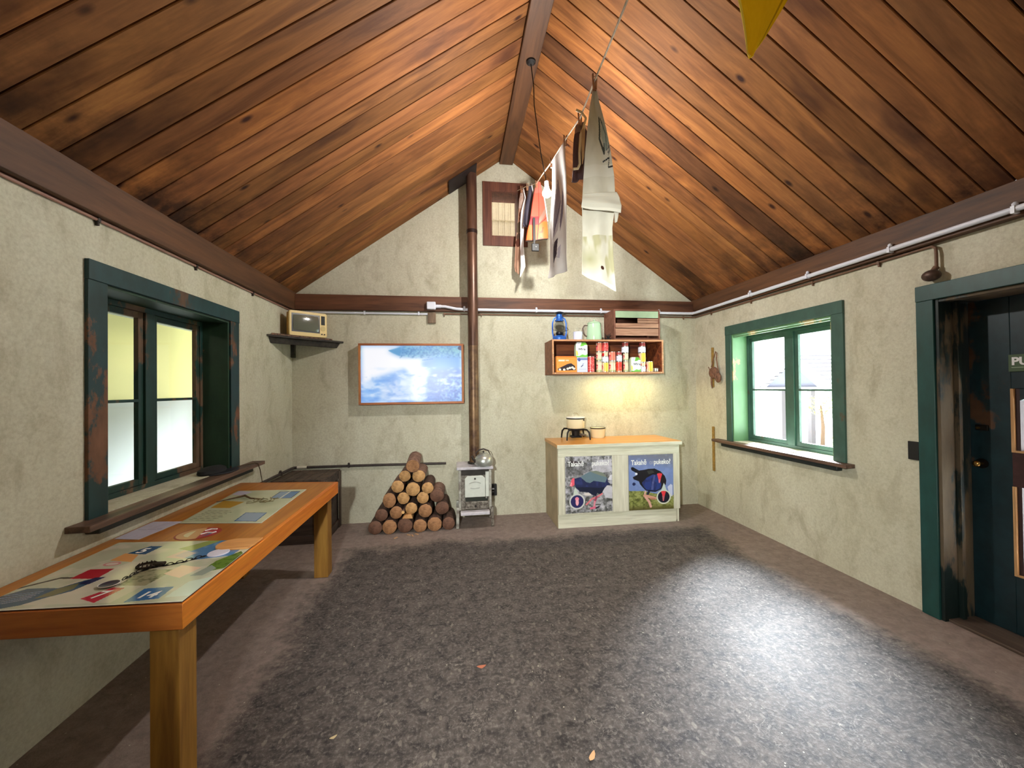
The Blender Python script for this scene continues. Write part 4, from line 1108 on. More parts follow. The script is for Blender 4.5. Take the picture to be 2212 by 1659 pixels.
def kettle():
    t = thing('kettle', 'squat battered aluminium kettle with a dark handle on the stove top', 'kettle', (.272, 4.345, .655))
    c = (.285, 4.305, .6565); al = mat('dull_aluminium', (190, 194, 188), .32, .75, .12, 10)
    B().lathe(c, [(.0005, 0), (.078, 0), (.094, .012), (.103, .04), (.100, .07), (.085, .10), (.062, .118), (.052, .122)], 36).build('body', al, t)
    B().lathe(c, [(.054, .120), (.050, .128), (.030, .138), (.012, .142), (.0005, .142)], 30).build('lid', al, t)
    B().ball((c[0], c[1], c[2] + .150), .010, 14).build('lid_knob', M['black'], t.children[1])
    B().tube([(c[0] - .075, c[1] - .01, c[2] + .105), (c[0] - .085, c[1] - .01, c[2] + .14), (c[0] - .05, c[1] - .01, c[2] + .172), (c[0] + .0, c[1] - .01, c[2] + .182), (c[0] + .05, c[1] - .01, c[2] + .165), (c[0] + .072, c[1] - .01, c[2] + .12)], [.004, .006, .008, .008, .006, .004], 8).build('handle', mat('handle_dark_brown', (44, 28, 26), .5), t)
    B().tube([(c[0] - .088, c[1] - .03, c[2] + .05), (c[0] - .118, c[1] - .045, c[2] + .085), (c[0] - .130, c[1] - .05, c[2] + .118)], [.018, .012, .009], 12).build('spout', mat('spout_sooty', (70, 62, 58), .4, .6), t)
kettle()
sk = thing('power_socket', 'black wall socket with a white switch right of the stove', 'socket', (.425, D, .25))
B().box(.392, .455, D - .045, D, .245, .375).build('housing', M['black'], sk, bevel=.004)
B().box(.398, .425, D - .050, D - .044, .318, .333).build('switch', M['white_plastic'], sk)
B().box(.400, .420, D - .048, D - .044, .288, .293).build('marking', mat('socket_grey', (150, 150, 150), .5), sk)

# ------------------------------------------------------------------ kitchen bench with two posters
def bench():
    t = thing('kitchen_bench', 'whitewashed timber bench cabinet with an orange varnished top against the far wall', 'cabinet', (1.75, 4.35, 0))
    x0, x1, yf, yb_ = 1.055, 2.432, 4.06, 4.632
    B().box(x0 - .004, x0 + .014, yf + .03, yb_, .0, .852).build('side_panel', M['panel_side'], t, bevel=.002)
    B().box(x1 - .018, x1, yf + .02, yb_, .0, .852).build('side_panel', M['white_woodz'], t, bevel=.002)
    B().box(x0 + .014, x1 - .018, yf + .03, yb_, .02, .85).build('carcass', mat('carcass_board', (190, 186, 166), .7), t)  # duller off-white than the whitewashed fronts
    B().box(x0, x1, yf, yf + .03, .758, .850).build('top_rail', M['white_wood'], t, bevel=.002)
    B().box(x0, 1.125, yf, yf + .03, .148, .7575).build('stile', M['white_woodz'], t, bevel=.002)
    B().box(1.645, 1.833, yf, yf + .03, .148, .7575).build('stile', M['white_woodz'], t, bevel=.002)
    B().box(2.358, x1 + .003, yf, yf + .03, .148, .7575).build('stile', M['white_woodz'], t, bevel=.002)
    B().box(1.1255, 1.6445, yf + .002, yf + .03, .148, .757).build('door_panel', M['white_woodz'], t)
    B().box(1.8335, 2.3575, yf + .002, yf + .03, .148, .757).build('door_panel', M['white_woodz'], t)
    B().box(x0, x1 - .035, yf + .018, yf + .03, .0, .1475).build('plinth', M['white_wood'], t, bevel=.002)
    B().box(x0 - .010, x1 + .030, yf - .012, yf - .0005, .851, .888).build('front_nosing', M['white_wood'], t, bevel=.002)
    B().box(x0 - .012, x1 + .030, yf, yb_, .856, .892).build('worktop', M['counter'], t, bevel=.003)
bench()
post_m = attrmat('poster_print', .35)
def poster_frame(name, label, xa, xb, za, zb, zb2, za2, canvas, wt, wtx):
    t = thing(name, label, 'poster', ((xa + xb) / 2, 4.055, za))
    B().hexa([(xa, 4.0595, za), (xa, 4.0545, za), (xb, 4.0545, za2), (xb, 4.0595, za2)], [(xa, 4.0595, zb), (xa, 4.0545, zb), (xb, 4.0545, zb2), (xb, 4.0595, zb2)]).build('board', mat(name + '_edge', (70, 66, 74), .6), t)
    painted('print_face', canvas, [(xa, 4.0540, za), (xb, 4.0540, za2), (xb, 4.0540, zb2), (xa, 4.0540, zb)], post_m, t, 0)
    for s, fx, col in wt:
        text('lettering', s, wtx[0], col, t, frame_M((xa + (xb - xa) * fx, 4.0536, zb - wtx[1]), (1, 0, 0), (0, 0, 1)), .0018, .0001, wtx[2])
    return t
def takahe():
    c = Canvas(210, 250, C(138, 138, 142))
    U = lambda x, y: ((x - 15) / 1045, (1550 - (y + (x - 15) * .04)) / 1265)
    P = lambda l: [U(*a) for a in l]
    n = c.noise(7, 9, 2, 4); c.put(np.clip((n - .45) * 3, 0, 1), C(196, 194, 206)); c.put(np.clip((.42 - n) * 5, 0, 1), C(74, 74, 72))
    n = c.noise(26, 30, 5, 2); c.put(np.clip((.42 - n) * 4, 0, .8), C(66, 68, 64)); c.put(np.clip((n - .62) * 4, 0, .7), C(214, 212, 216))
    m = c.poly(P([(100, 370), (380, 400), (350, 460), (220, 460)]), C(66, 56, 62))
    c.poly(P([(20, 540), (560, 430), (560, 600), (350, 680), (20, 740)]), C(100, 100, 104), .45)
    c.poly(P([(590, 470), (760, 350), (1050, 320), (1050, 600), (820, 640), (620, 580)]), C(204, 202, 214), .75)
    c.poly(P([(830, 1040), (960, 910), (1055, 960), (1055, 1230), (900, 1200)]), C(208, 206, 216), .9)
    c.poly(P([(960, 800), (1010, 690), (1055, 690), (1040, 800)]), C(226, 224, 232)); c.poly(P([(420, 1100), (560, 1080), (590, 1150), (440, 1150)]), C(222, 214, 208))
    body = P([(215, 775), (345, 735), (430, 680), (560, 610), (700, 590), (860, 640), (950, 760), (965, 850), (1015, 890), (990, 925), (930, 925), (850, 1040), (800, 1135), (765, 1110), (720, 1090), (690, 1165), (620, 1145), (520, 1080), (330, 1062), (250, 980), (212, 890)])
    m = c.poly(body, C(36, 44, 84))
    c.put(m * np.clip((c.noise(14, 12, 4) - .45) * 2.5, 0, .6), C(58, 68, 128))
    c.poly(P([(345, 735), (430, 680), (560, 610), (700, 590), (860, 640), (945, 760), (900, 860), (780, 840), (640, 820), (560, 870), (480, 850)]), C(110, 134, 142), .92)
    c.poly(P([(560, 610), (700, 590), (860, 640), (940, 740), (760, 690)]), C(128, 136, 120), .9)
    c.poly(P([(330, 1062), (260, 960), (480, 960), (760, 980), (900, 960), (800, 1135), (720, 1090), (690, 1165), (520, 1080)]), C(20, 26, 44), .75)
    c.poly(P([(215, 755), (165, 765), (135, 840), (108, 930), (160, 952), (215, 905)]), C(236, 96, 116)); c.poly(P([(140, 850), (110, 930), (150, 945), (160, 860)]), C(246, 160, 170))
    c.line(P([(825, 1115), (740, 1170), (600, 1225), (475, 1350)]), .016, C(226, 118, 128), 1.2)
    c.line(P([(700, 1190), (660, 1290)]), .024, C(160, 70, 96), 1.2); c.line(P([(660, 1290), (640, 1420)]), .018, C(226, 140, 156), 1.2); c.line(P([(570, 1440), (680, 1425)]), .022, C(226, 110, 140), 1.2); c.line(P([(690, 1435), (750, 1410)]), .018, C(44, 40, 56), 1.2)
    c.poly(P([(228, 955), (180, 1140), (310, 1130)]), C(206, 220, 206), .85)
    x, y = U(268, 1282); c.ell(x, y, 175 / 1045, 175 / 1265, C(206, 208, 206)); c.ell(x, y, 142 / 1045, 142 / 1265, C(44, 42, 96))
    x, y = U(266, 1225); c.ell(x, y, .042, .034, C(240, 140, 164)); x, y = U(268, 1300); c.ell(x, y, .033, .058, C(246, 176, 190))
    poster_frame('takahe_poster', 'poster of a blue-green bird among grey rocks, left on the bench', 1.131, 1.650, .160, .764, .757, .166, c,
                 [('Takahē', .05, M['text_white']), ('or', .46, mat('print_grey', (120, 120, 130), .5)), ('pukeko?', .56, M['text_white'])], (.074, .105, .80))
takahe()
def pukeko():
    c = Canvas(210, 250, C(118, 140, 196))
    U = lambda x, y: ((x - 85) / 1070, (1467 - (y + (x - 85) * .042)) / 1315)
    P = lambda l: [U(*a) for a in l]
    c.put(np.clip((c.V - .72) * 3, 0, .8), C(110, 118, 150)); c.put(np.clip((c.V - .8) * 4 + (c.U - .6), 0, .9), C(120, 122, 134)); c.put(np.clip((c.noise(12, 14, 3) - .5) * 1.2, 0, .3), C(150, 168, 214))
    g = c.poly(P([(60, 1000), (450, 1000), (700, 1060), (1180, 1100), (1180, 1500), (60, 1500)]), C(128, 136, 72))
    n = c.noise(20, 30, 7, 3); c.put(g * np.clip((n - .5) * 4, 0, .8), C(170, 172, 108)); c.put(g * np.clip((.45 - n) * 5, 0, .9), C(84, 88, 44)); c.put(g * np.clip((.1 - c.V) * 9, 0, .8), C(84, 76, 40))
    c.poly(P([(1010, 900), (1090, 830), (1130, 860), (1130, 1130), (1060, 1130)]), C(214, 218, 242), .85)
    c.ell(*U(205, 835), .036, .028, C(34, 42, 84))
    c.poly(P([(140, 440), (185, 428), (330, 510), (470, 490), (560, 468), (700, 460), (850, 530), (950, 640), (985, 740), (968, 860), (930, 830), (900, 900), (850, 960), (720, 1022), (600, 1012), (480, 985), (400, 900), (350, 840), (325, 770), (200, 722), (178, 670), (295, 612), (275, 575), (160, 512), (140, 480)]), C(24, 24, 32))
    m = c.poly(P([(400, 800), (500, 690), (650, 610), (760, 600), (810, 700), (860, 830), (850, 930), (720, 995), (500, 970), (420, 880)]), C(42, 62, 132)); c.put(m * np.clip((c.noise(16, 12, 6) - .45) * 3, 0, .7), C(28, 34, 78))
    c.line(P([(700, 640), (660, 800), (640, 950)]), .022, C(96, 104, 160), 1.2, .7)
    c.poly(P([(520, 520), (640, 500), (700, 560), (560, 600)]), C(66, 70, 64), .7)
    c.ell(*U(262, 592), .028, .020, C(236, 240, 250))
    c.poly(P([(760, 585), (820, 570), (888, 585), (855, 690), (832, 800), (800, 802), (790, 700)]), C(236, 64, 78)); c.poly(P([(800, 720), (840, 720), (830, 805), (800, 805)]), C(206, 126, 150))
    c.poly(P([(470, 985), (495, 1005), (475, 1080), (440, 1070)]), C(226, 180, 168)); c.line(P([(560, 1015), (520, 1090)]), .026, C(30, 40, 60), 1.2)
    c.line(P([(455, 1110), (560, 1135), (710, 1175)]), .030, C(216, 158, 138), 1.2); c.line(P([(480, 1150), (560, 1250), (600, 1370)]), .026, C(224, 170, 158), 1.2); c.line(P([(600, 1180), (700, 1190)]), .018, C(190, 130, 104), 1.2)
    c.poly(P([(925, 800), (850, 1000), (990, 990)]), C(198, 214, 206))
    x, y = U(915, 1140); c.ell(x, y, 172 / 1070, 172 / 1315, C(212, 218, 204)); c.ell(x, y, 142 / 1070, 142 / 1315, C(24, 26, 46))
    c.poly(P([(850, 1010), (905, 995), (970, 1010), (945, 1090), (915, 1240), (890, 1240), (880, 1090)]), C(236, 60, 72)); c.poly(P([(880, 1120), (932, 1120), (915, 1240), (892, 1240)]), C(196, 110, 120))
    poster_frame('pukeko_poster', 'poster of a dark blue bird with red beak on grass, right on the bench', 1.838, 2.354, .156, .752, .752, .151, c,
                 [('Takahē', .055, M['text_white']), ('or', .46, mat('print_grey_blue', (150, 156, 180), .5)), ('pukeko?', .56, M['text_white'])], (.074, .105, .80))
pukeko()

# ------------------------------------------------------------------ gas ring, pots
def burner():
    t = thing('gas_ring', 'black cast iron gas ring on curved legs at the left of the bench top', 'burner', (1.37, 4.43, .892))
    z = 1.012; cx, cy = 1.368, 4.435
    b = B()
    b.tube([(cx + .085 * math.cos(a), cy + .085 * math.sin(a), z) for a in [2 * PI * j / 32 for j in range(32)]], .010, 8, closed=True)
    b.build('top_ring', M['iron'], t)
    b = B()
    for k in range(4):
        a = PI / 4 + k * PI / 2; b.beam((cx + .02 * math.cos(a), cy + .02 * math.sin(a), z + .004), (cx + .13 * math.cos(a), cy + .13 * math.sin(a), z + .002), .014, .012)
        a2 = k * PI / 2; b.beam((cx + .02 * math.cos(a2), cy + .02 * math.sin(a2), z + .003), (cx + .08 * math.cos(a2), cy + .08 * math.sin(a2), z + .003), .012, .012)
    b.build('pot_supports', M['iron'], t)
    for fx, fy in ((1.220, 4.292), (1.235, 4.59), (1.500, 4.298), (1.515, 4.585)):
        dx, dy = fx - cx, fy - cy; L = math.hypot(dx, dy); ux, uy = dx / L, dy / L
        B().tube([(cx + ux * .10, cy + uy * .10, z), (cx + ux * (L - .045), cy + uy * (L - .045), z - .002), (cx + ux * (L - .018), cy + uy * (L - .018), z - .03), (cx + ux * (L - .008), cy + uy * (L - .008), z - .08), (fx - ux * .004, fy - uy * .004, .899)], [.009, .010, .010, .009, .008], 8).build('leg', M['iron'], t)
    B().cyl((cx, cy, .935), (cx, cy, .995), .045, .05, 24).build('burner_cup', M['iron'], t)
    B().box(cx - .06, cx + .06, cy - .04, cy + .04, .915, .94).build('drip_plate', M['iron'], t, bevel=.004)
    B().cyl((cx + .04, cy - .02, .95), (cx + .10, cy - .075, .945), .014, n=14).build('gas_tap', mat('tap_grey', (130, 122, 110), .4, .7), t)
burner()
def pot():
    t = thing('cooking_pot', 'cream enamel pot with a white lid standing on the gas ring', 'pot', (1.368, 4.435, 1.0245)); c = (1.368, 4.435, 1.0245)
    B().lathe(c, [(.0005, 0), (.098, 0), (.102, .006), (.104, .115), (.107, .118), (.101, .118), (.098, .01), (.0005, .008)], 40).build('body', M['enamel_cream'], t)
    B().lathe(c, [(.1065, .1185), (.112, .122), (.108, .130), (.06, .139), (.0005, .143)], 40).build('lid', M['enamel_white'], t)
    B().lathe(c, [(.1045, .105), (.1095, .112), (.1095, .1185), (.1035, .1185)], 40, cap=False).build('rim', M['rim_black'], t)
    B().tube([(c[0] - .032, c[1], c[2] + .140), (c[0] - .030, c[1], c[2] + .166), (c[0] - .015, c[1], c[2] + .174), (c[0] + .015, c[1], c[2] + .174), (c[0] + .030, c[1], c[2] + .166), (c[0] + .032, c[1], c[2] + .140)], .0045, 8).build('lid_handle', mat('wire_handle', (176, 166, 140), .4, .5), t)
    B().box(c[0] + .066, c[0] + .078, c[1] - .093, c[1] - .078, c[2] + .088, c[2] + .112).build('handle_lug', M['rim_black'], t, bevel=.003)
pot()
bw = thing('enamel_bowl', 'small cream enamel bowl with a dark rim right of the gas ring', 'bowl', (1.672, 4.535, .892))
B().lathe((1.672, 4.535, .892), [(.0005, 0), (.072, 0), (.082, .015), (.088, .112), (.091, .118), (.085, .118), (.078, .02), (.0005, .01)], 40).build('body', M['enamel_cream'], bw)
B().lathe((1.672, 4.535, .892), [(.0885, .108), (.0925, .114), (.0925, .122), (.086, .122)], 40, cap=False).build('rim', M['rim_black'], bw)
# ------------------------------------------------------------------ wall shelf box and everything in it
SY0, SY1 = 4.268, 4.634
def shelf():
    t = thing('wall_shelf', 'open reddish timber box shelf mounted on the far wall above the bench', 'shelf', (1.716, 4.45, 1.645))
    x0, x1, z0, z1, w = 1.058, 2.378, 1.646, 2.035, .021
    B().box(x0, x0 + w, SY0, SY1, z0, z1).build('side_board', M['shelf_wood'], t, bevel=.002)
    B().box(x1 - w, x1, SY0, SY1, z0, z1).build('side_board', M['shelf_in'], t, bevel=.002)
    B().box(x0 + w, x1 - w, SY0, SY1, z1 - w, z1).build('top_board', M['shelf_in'], t)
    B().box(x0 + w, x1 - w, SY0, SY1, z0, z0 + w).build('bottom_board', M['shelf_wood'], t)
    B().box(x0 + w, x1 - w, SY1 - .014, SY1, 1.86, z1 - w).build('back_rail', M['shelf_in'], t)
    e = SY0 - .006
    B().box(x0, x1, e, SY0, z1 - .018, z1 - .001).build('edge_strip', M['shelf_edge'], t); B().box(x0, x1, e, SY0, z0 + .001, z0 + .018).build('edge_strip', M['shelf_edge'], t)
    B().box(x0 + .001, x0 + .018, e, SY0, z0 + .018, z1 - .018).build('edge_strip', M['shelf_edge'], t); B().box(x1 - .018, x1 - .001, e, SY0, z0 + .018, z1 - .018).build('edge_strip', M['shelf_edge'], t)
    nm = mat('brass_nail', (232, 196, 150), .4, .3)
    for k in range(5):
        for z in (z0 + .009, z1 - .009): B().ball((x0 + .03 + (x1 - x0 - .06) * k / 4, e - .001, z), .006, 10).build('nail', nm, t)
    for x in (x0 + .009, x1 - .009):
        for z in (1.75, 1.88): B().ball((x, e - .001, z), .006, 10).build('nail', nm, t)
    # the added warm light under the shelf is made with the other lights
shelf()
SZ = 1.667
def label_canvas(kind, w=96, h=48):
    r = np.random.RandomState(abs(hash(kind)) % 1000 if False else sum(map(ord, kind)))
    if kind == 'meat':      # pale tin with pink meat oval and green base
        c = Canvas(w, h, C(222, 206, 176)); c.put(c.V < .16, C(178, 186, 130)); c.put(c.V > .86, C(196, 178, 150))
        for u in (.25, .75): c.ell(u, .48, .11, .26, C(226, 106, 110)); c.ell(u, .52, .07, .12, C(240, 180, 170)); c.put((abs(c.V - .62) < .05) & (abs(c.U - u) < .13), C(186, 40, 62))
    elif kind == 'meat_yellow':
        c = Canvas(w, h, C(240, 196, 66)); 
        for u in (.25, .75): c.put(abs(c.U - u) < .14, C(228, 204, 176)); c.ell(u, .5, .09, .28, C(226, 122, 110)); c.ell(u, .6, .05, .1, C(150, 70, 60))
    elif kind == 'meat_red':
        c = Canvas(w, h, C(222, 120, 96)); 
        for u in (.25, .75): c.ell(u, .45, .11, .3, C(236, 110, 122)); c.put((abs(c.V - .55) < .06) & (abs(c.U - u) < .13), C(176, 36, 60)); c.ell(u, .8, .1, .12, C(236, 222, 206))
    elif kind == 'red':
        c = Canvas(w, h, C(204, 66, 64)); n = c.noise(22, 12, 5, 2); c.put(np.clip((n - .55) * 5, 0, .8), C(240, 142, 134)); c.put(np.clip((.4 - n) * 5, 0, .8), C(158, 34, 40))
    elif kind == 'tomato':
        c = Canvas(w, h, C(214, 52, 40)); n = c.noise(9, 7, 5, 2); c.put(np.clip((n - .55) * 5, 0, .8), C(240, 110, 70)); c.put(c.V < .12, C(206, 150, 110))
    elif kind == 'dark_red':
        c = Canvas(w, h, C(148, 54, 54)); n = c.noise(9, 7, 6, 2); c.put(np.clip((n - .55) * 5, 0, .8), C(206, 110, 100))
    elif kind == 'red_white':
        c = Canvas(w, h, C(206, 40, 44)); c.put(c.V > .75, C(236, 200, 170)); 
        for u in (.5, 1.0, .0): c.put(abs(c.U - u) < .1, C(238, 200, 160))
    elif kind == 'white':
        c = Canvas(w, h, C(228, 230, 244)); c.put((abs(c.V - .5) < .03) & (abs((c.U * 2) % 1 - .5) < .25), C(130, 150, 190))
    elif kind == 'tin':
        c = Canvas(w, h, C(176, 180, 178))
    return c
paint_can = attrmat('tin_label_print', .3)
rimm = mat('tin_rim_metal', (196, 196, 190), .3, .9)
def tin(x0, x1, z0, z1, kind, label, y=None, name='food_tin', cat='tin', group='tins in the wall shelf', taper=1.0):
    r = (x1 - x0) / 2 * .985; x = (x0 + x1) / 2; y = y if y is not None else SY0 + .012 + r + .02
    t = thing(name, label, cat, (x, y, z0), group); z1 -= .0008
    def surf(U, V):
        a = PI / 2 + U * 2 * PI; rr = r * (.985 * (1 - V) * taper + .985 * V)
        return np.stack([x + rr * np.cos(a), y + rr * np.sin(a), z0 + .004 + (z1 - z0 - .008) * V], -1)
    painted('label_wrap', label_canvas(kind), None, paint_can, t, 0, surf=surf)
    b = B(); b.lathe((x, y, z0), [(.0005, .001), (r * taper * .97, .001), (r * taper, 0), (r * taper, .005)], 32); b.lathe((x, y, z1), [(r, -.005), (r, 0), (r * .96, -.001), (r * .95, -.004), (.0005, -.004)], 32)
    b.build('tin_ends', rimm, t); return t
def carton(x0, x1, z0, z1, canvas, label, depth=.07, y=None, name='food_carton', cat='carton', bulge=0.0, edge=(220, 220, 220)):
    y = SY0 + .015 if y is None else y
    t = thing(name, label, cat, ((x0 + x1) / 2, y + depth / 2, z0))
    z1 -= .0008
    if bulge:
        b = B(); n = 10; rings = []
        for k in range(n + 1):
            v = k / n; s = 1 - bulge * max(0, v - .82) / .18 * .6; dd = depth * (1 - .55 * max(0, (v - .8) / .2)); xm = (x0 + x1) / 2; w = (x1 - x0) / 2 * s
            q = []
            for (sx, sy) in ((-1, -1), (-.8, -1), (.8, -1), (1, -.8), (1, .8), (.8, 1), (-.8, 1), (-1, .8)): q.append((xm + w * sx, y + depth / 2 + dd / 2 * sy, z0 + (z1 - z0) * v))
            rings.append(q)
        vs = [p for q in rings for p in q]; b.add(vs, [(k * 8 + i, k * 8 + (i + 1) % 8, (k + 1) * 8 + (i + 1) % 8, (k + 1) * 8 + i) for k in range(n) for i in range(8)] + [tuple(reversed(range(8))), tuple(range(n * 8, n * 8 + 8))])
        b.build('pouch', mat(name + '_side', edge, .4), t)
        def surf(U, V):
            s = 1 - bulge * np.clip((V - .82) / .18, 0, 1) * .6; dd = depth * (1 - .55 * np.clip((V - .8) / .2, 0, 1)); w = (x1 - x0) / 2 * s
            return np.stack([(x0 + x1) / 2 + w * (U * 2 - 1) * .96, y + depth / 2 - dd / 2 - .0012 + 0 * U, z0 + (z1 - z0) * (V * .985 + .006)], -1)
        painted('print_face', canvas, None, paint_can, t, 0, surf=surf)
    else:
        B().box(x0, x1, y, y + depth, z0, z1).build('box', mat(name + '_side', edge, .5), t, bevel=.001)
        painted('print_face', canvas, [(x0 + .0008, y - .0006, z0 + .001), (x1 - .0008, y - .0006, z0 + .001), (x1 - .0008, y - .0006, z1 - .001), (x0 + .0008, y - .0006, z1 - .001)], paint_can, t, 0)
    return t
# orange packet with a dark photo panel
c = Canvas(90, 66, C(240, 150, 74)); c.put(c.V > .93, C(214, 120, 54)); c.put((abs(c.V - .74) < .055) & (abs(c.U - .26) < .16) & (c.noise(40, 6, 3) > .3), C(240, 214, 190)); c.put((abs(c.V - .74) < .05) & (abs(c.U - .53) < .08) & (c.noise(40, 6, 5) > .35), C(236, 200, 170)); c.poly([(.08, .10), (.06, .22), (.55, .52), (.72, .56), (.90, .40), (.95, .12)], C(54, 48, 54))
for u, v in ((.17, .17), (.38, .16), (.55, .22), (.66, .27), (.78, .30), (.86, .22)): c.ell(u, v, .06, .07, C(226, 218, 206))
t = carton(1.108, 1.346, SZ, SZ + .182, c, 'orange box with a dark photo of eggs shapes at the left end of the shelf', .06, name='orange_box', cat='box', edge=(226, 132, 60))
t['label'] = 'flat orange box with a dark picture panel at the left end of the shelf'
c = Canvas(60, 76, C(206, 212, 236)); c.put(c.V > .93, C(180, 186, 206)); c.put((c.V < .93) & (c.V > .82), C(110, 126, 180)); c.ell(.2, .84, .13, .12, C(76, 92, 158)); c.poly([(.32, .34), (.42, .44), (.55, .50), (.66, .60), (.52, .56), (.60, .46), (.50, .40), (.42, .34)], C(80, 90, 130)); c.line([(.15, .2), (.85, .2)], .02, C(180, 188, 214))
carton(1.349, 1.471, SZ, SZ + .170, c, 'pale blue and white packet with a small bird mark under the green milk pouch', .07, name='blue_packet', cat='packet')
def greenwhite():
    c = Canvas(64, 84, C(232, 236, 240)); c.poly([(.35, .72), (.55, 1.0), (1, 1.0), (1, .80), (.8, .82), (.62, .74)], C(110, 190, 70)); c.poly([(0, 0), (0, .10), (.25, .06), (.55, .18), (.8, .12), (1, .2), (1, 0)], C(120, 196, 84)); c.poly([(0, .10), (.2, .14), (.12, .4), (0, .45)], C(226, 220, 100)); c.ell(.22, .84, .12, .12, C(206, 214, 236)); return c
for k, (x0, x1, z0, z1, lb) in enumerate(((1.336, 1.474, SZ + .1705, 2.008, 'green and white pouch standing on the pale blue packet'), (1.990, 2.108, SZ, SZ + .172, 'green and white pouch on the shelf bottom between two tin stacks'))):
    t = carton(x0, x1, z0, z1, greenwhite(), lb, .07, name='green_pouch', cat='pouch', bulge=.45, edge=(206, 220, 190), y=SY0 + .015)
    t['group'] = 'green and white pouches'
    text('lettering', 'Whea', .036, mat('print_dark%d' % k, (54, 58, 66), .5), t, frame_M((x0 + .028, SY0 + .0132, z0 + .078), (1, 0, 0), (0, 0, 1)), .001, .0001, .95)
tins = [
    (1.480, 1.574, SZ, 1.848, 'red', 'tall red patterned tin standing alone right of the pale blue packet'),
    (1.592, 1.658, SZ, 1.797, 'meat', 'meat tin at the foot of the leftmost tin stack'), (1.592, 1.658, 1.798, 1.902, 'meat', 'middle meat tin in the leftmost tin stack'), (1.592, 1.658, 1.903, 2.008, 'meat_red', 'reddish meat tin on top of the leftmost tin stack'),
    (1.661, 1.741, SZ, 1.781, 'meat_yellow', 'yellow tin at the foot of the second tin stack'), (1.661, 1.739, 1.782, 1.847, 'white', 'white tin second from the bottom in the second tin stack'), (1.663, 1.735, 1.848, 1.902, 'red_white', 'small red tin third from the bottom in the second tin stack'), (1.661, 1.742, 1.903, 2.008, 'red', 'bright red tin on top of the second tin stack'),
    (1.746, 1.825, SZ, 1.797, 'meat', 'lower tin of the two tin stack right of the all red topped stack'), (1.747, 1.825, 1.798, 1.902, 'meat_red', 'upper tin of the two tin stack right of the all red topped stack'),
    (1.829, 1.901, SZ, 1.790, 'tomato', 'plain red tomato coloured tin at the foot of the middle stack'), (1.834, 1.901, 1.791, 1.860, 'white', 'white tin resting on the tomato red tin'), (1.834, 1.896, 1.861, 1.902, 'dark_red', 'small dark red tin topping the middle stack'),
    (1.917, 1.980, SZ, 1.797, 'meat', 'bottom tin of the narrow stack with a wide white tin'), (1.917, 1.979, 1.798, 1.889, 'meat', 'second tin of the narrow stack under the wide white tin'), (1.903, 1.985, 1.890, 1.962, 'white', 'wide white tin third up in the stack left of the lone green pouch'), (1.908, 1.981, 1.963, 2.010, 'dark_red', 'dark red tin on top of the stack left of the lone green pouch'),
    (2.113, 2.193, SZ, 1.732, 'white', 'white tin at the foot of the tallest right hand stack'), (2.114, 2.190, 1.733, 1.777, 'red_white', 'short red tin second up in the tallest right hand stack'), (2.111, 2.196, 1.778, 1.891, 'meat_yellow', 'yellow tin in the middle of the tallest right hand stack'), (2.109, 2.197, 1.892, 1.962, 'white', 'white tin fourth up in the tallest right hand stack'), (2.119, 2.191, 1.963, 2.010, 'dark_red', 'dark red tin on top of the tallest right hand stack'),
    (2.201, 2.286, SZ, 1.790, 'meat_yellow', 'lone yellow tin with a slanted lid near the right end of the shelf'),
]
for a in tins:
    tin(a[0], a[1], a[2] + (.0002 if a[2] > SZ else 0), a[3], a[4], a[5])
ft = thing('flat_tin', 'flat silver tin at the far right end of the shelf bottom', 'tin', (2.322, 4.335, SZ))
B().lathe((2.318, 4.335, SZ), [(.0005, 0), (.036, 0), (.037, .003), (.037, .034), (.039, .036), (.039, .041), (.0005, .042)], 32).build('body', rimm, ft)
B().tube([(2.350, 4.32, SZ + .036), (2.354, 4.30, SZ + .034), (2.350, 4.285, SZ + .03)], .003, 6).build('ring_pull', rimm, ft)

# ---- on top of the shelf
TOPZ = 2.035
def lantern():
    bl = mat('lantern_blue', (44, 100, 190), .35, .35, .15, 10); dk = mat('lantern_dark', (24, 26, 34), .4, .5)
    x, y = 1.180, 4.40; t = thing('hurricane_lantern', 'blue metal hurricane lantern at the left end of the shelf top', 'lantern', (x, y, TOPZ))
    c = (x, y, TOPZ)
    B().lathe(c, [(.0005, 0), (.078, 0), (.082, .01), (.080, .035), (.06, .055), (.035, .062), (.0005, .062)], 32).build('fuel_tank', bl, t)
    B().lathe(c, [(.03, .062), (.045, .075), (.042, .095), (.03, .10)], 28).build('burner_gallery', dk, t)
    B().lathe(c, [(.034, .098), (.052, .125), (.060, .160), (.052, .195), (.036, .225), (.034, .225), (.050, .195), (.058, .160), (.050, .127), (.032, .10)], 32, cap=False).build('glass_globe', glass_mat('lantern_glass', (.82, .84, .84)), t)
    B().lathe(c, [(.05, .224), (.052, .235), (.036, .25), (.034, .27), (.036, .29), (.030, .305), (.0005, .306)], 28).build('chimney', bl, t)
    B().lathe(c, [(.030, .306), (.058, .316), (.056, .322), (.02, .336), (.0005, .338)], 28).build('cap', dk, t)
    for s in (-1, 1):
        B().tube([(x + s * .070, y, TOPZ + .03), (x + s * .082, y, TOPZ + .10), (x + s * .080, y, TOPZ + .2), (x + s * .066, y, TOPZ + .25), (x + s * .035, y, TOPZ + .27)], .0085, 8).build('side_tube', bl, t)
    B().tube([(x - .083, y, TOPZ + .16), (x - .092, y - .05, TOPZ + .12), (x, y - .10, TOPZ + .08), (x + .092, y - .05, TOPZ + .12), (x + .083, y, TOPZ + .16)], .0025, 6).build('bail_wire', dk, t)
lantern()
mg = thing('enamel_mug', 'white enamel mug with a wire loop handle beside the lantern on the shelf top', 'mug', (1.392, 4.38, TOPZ))
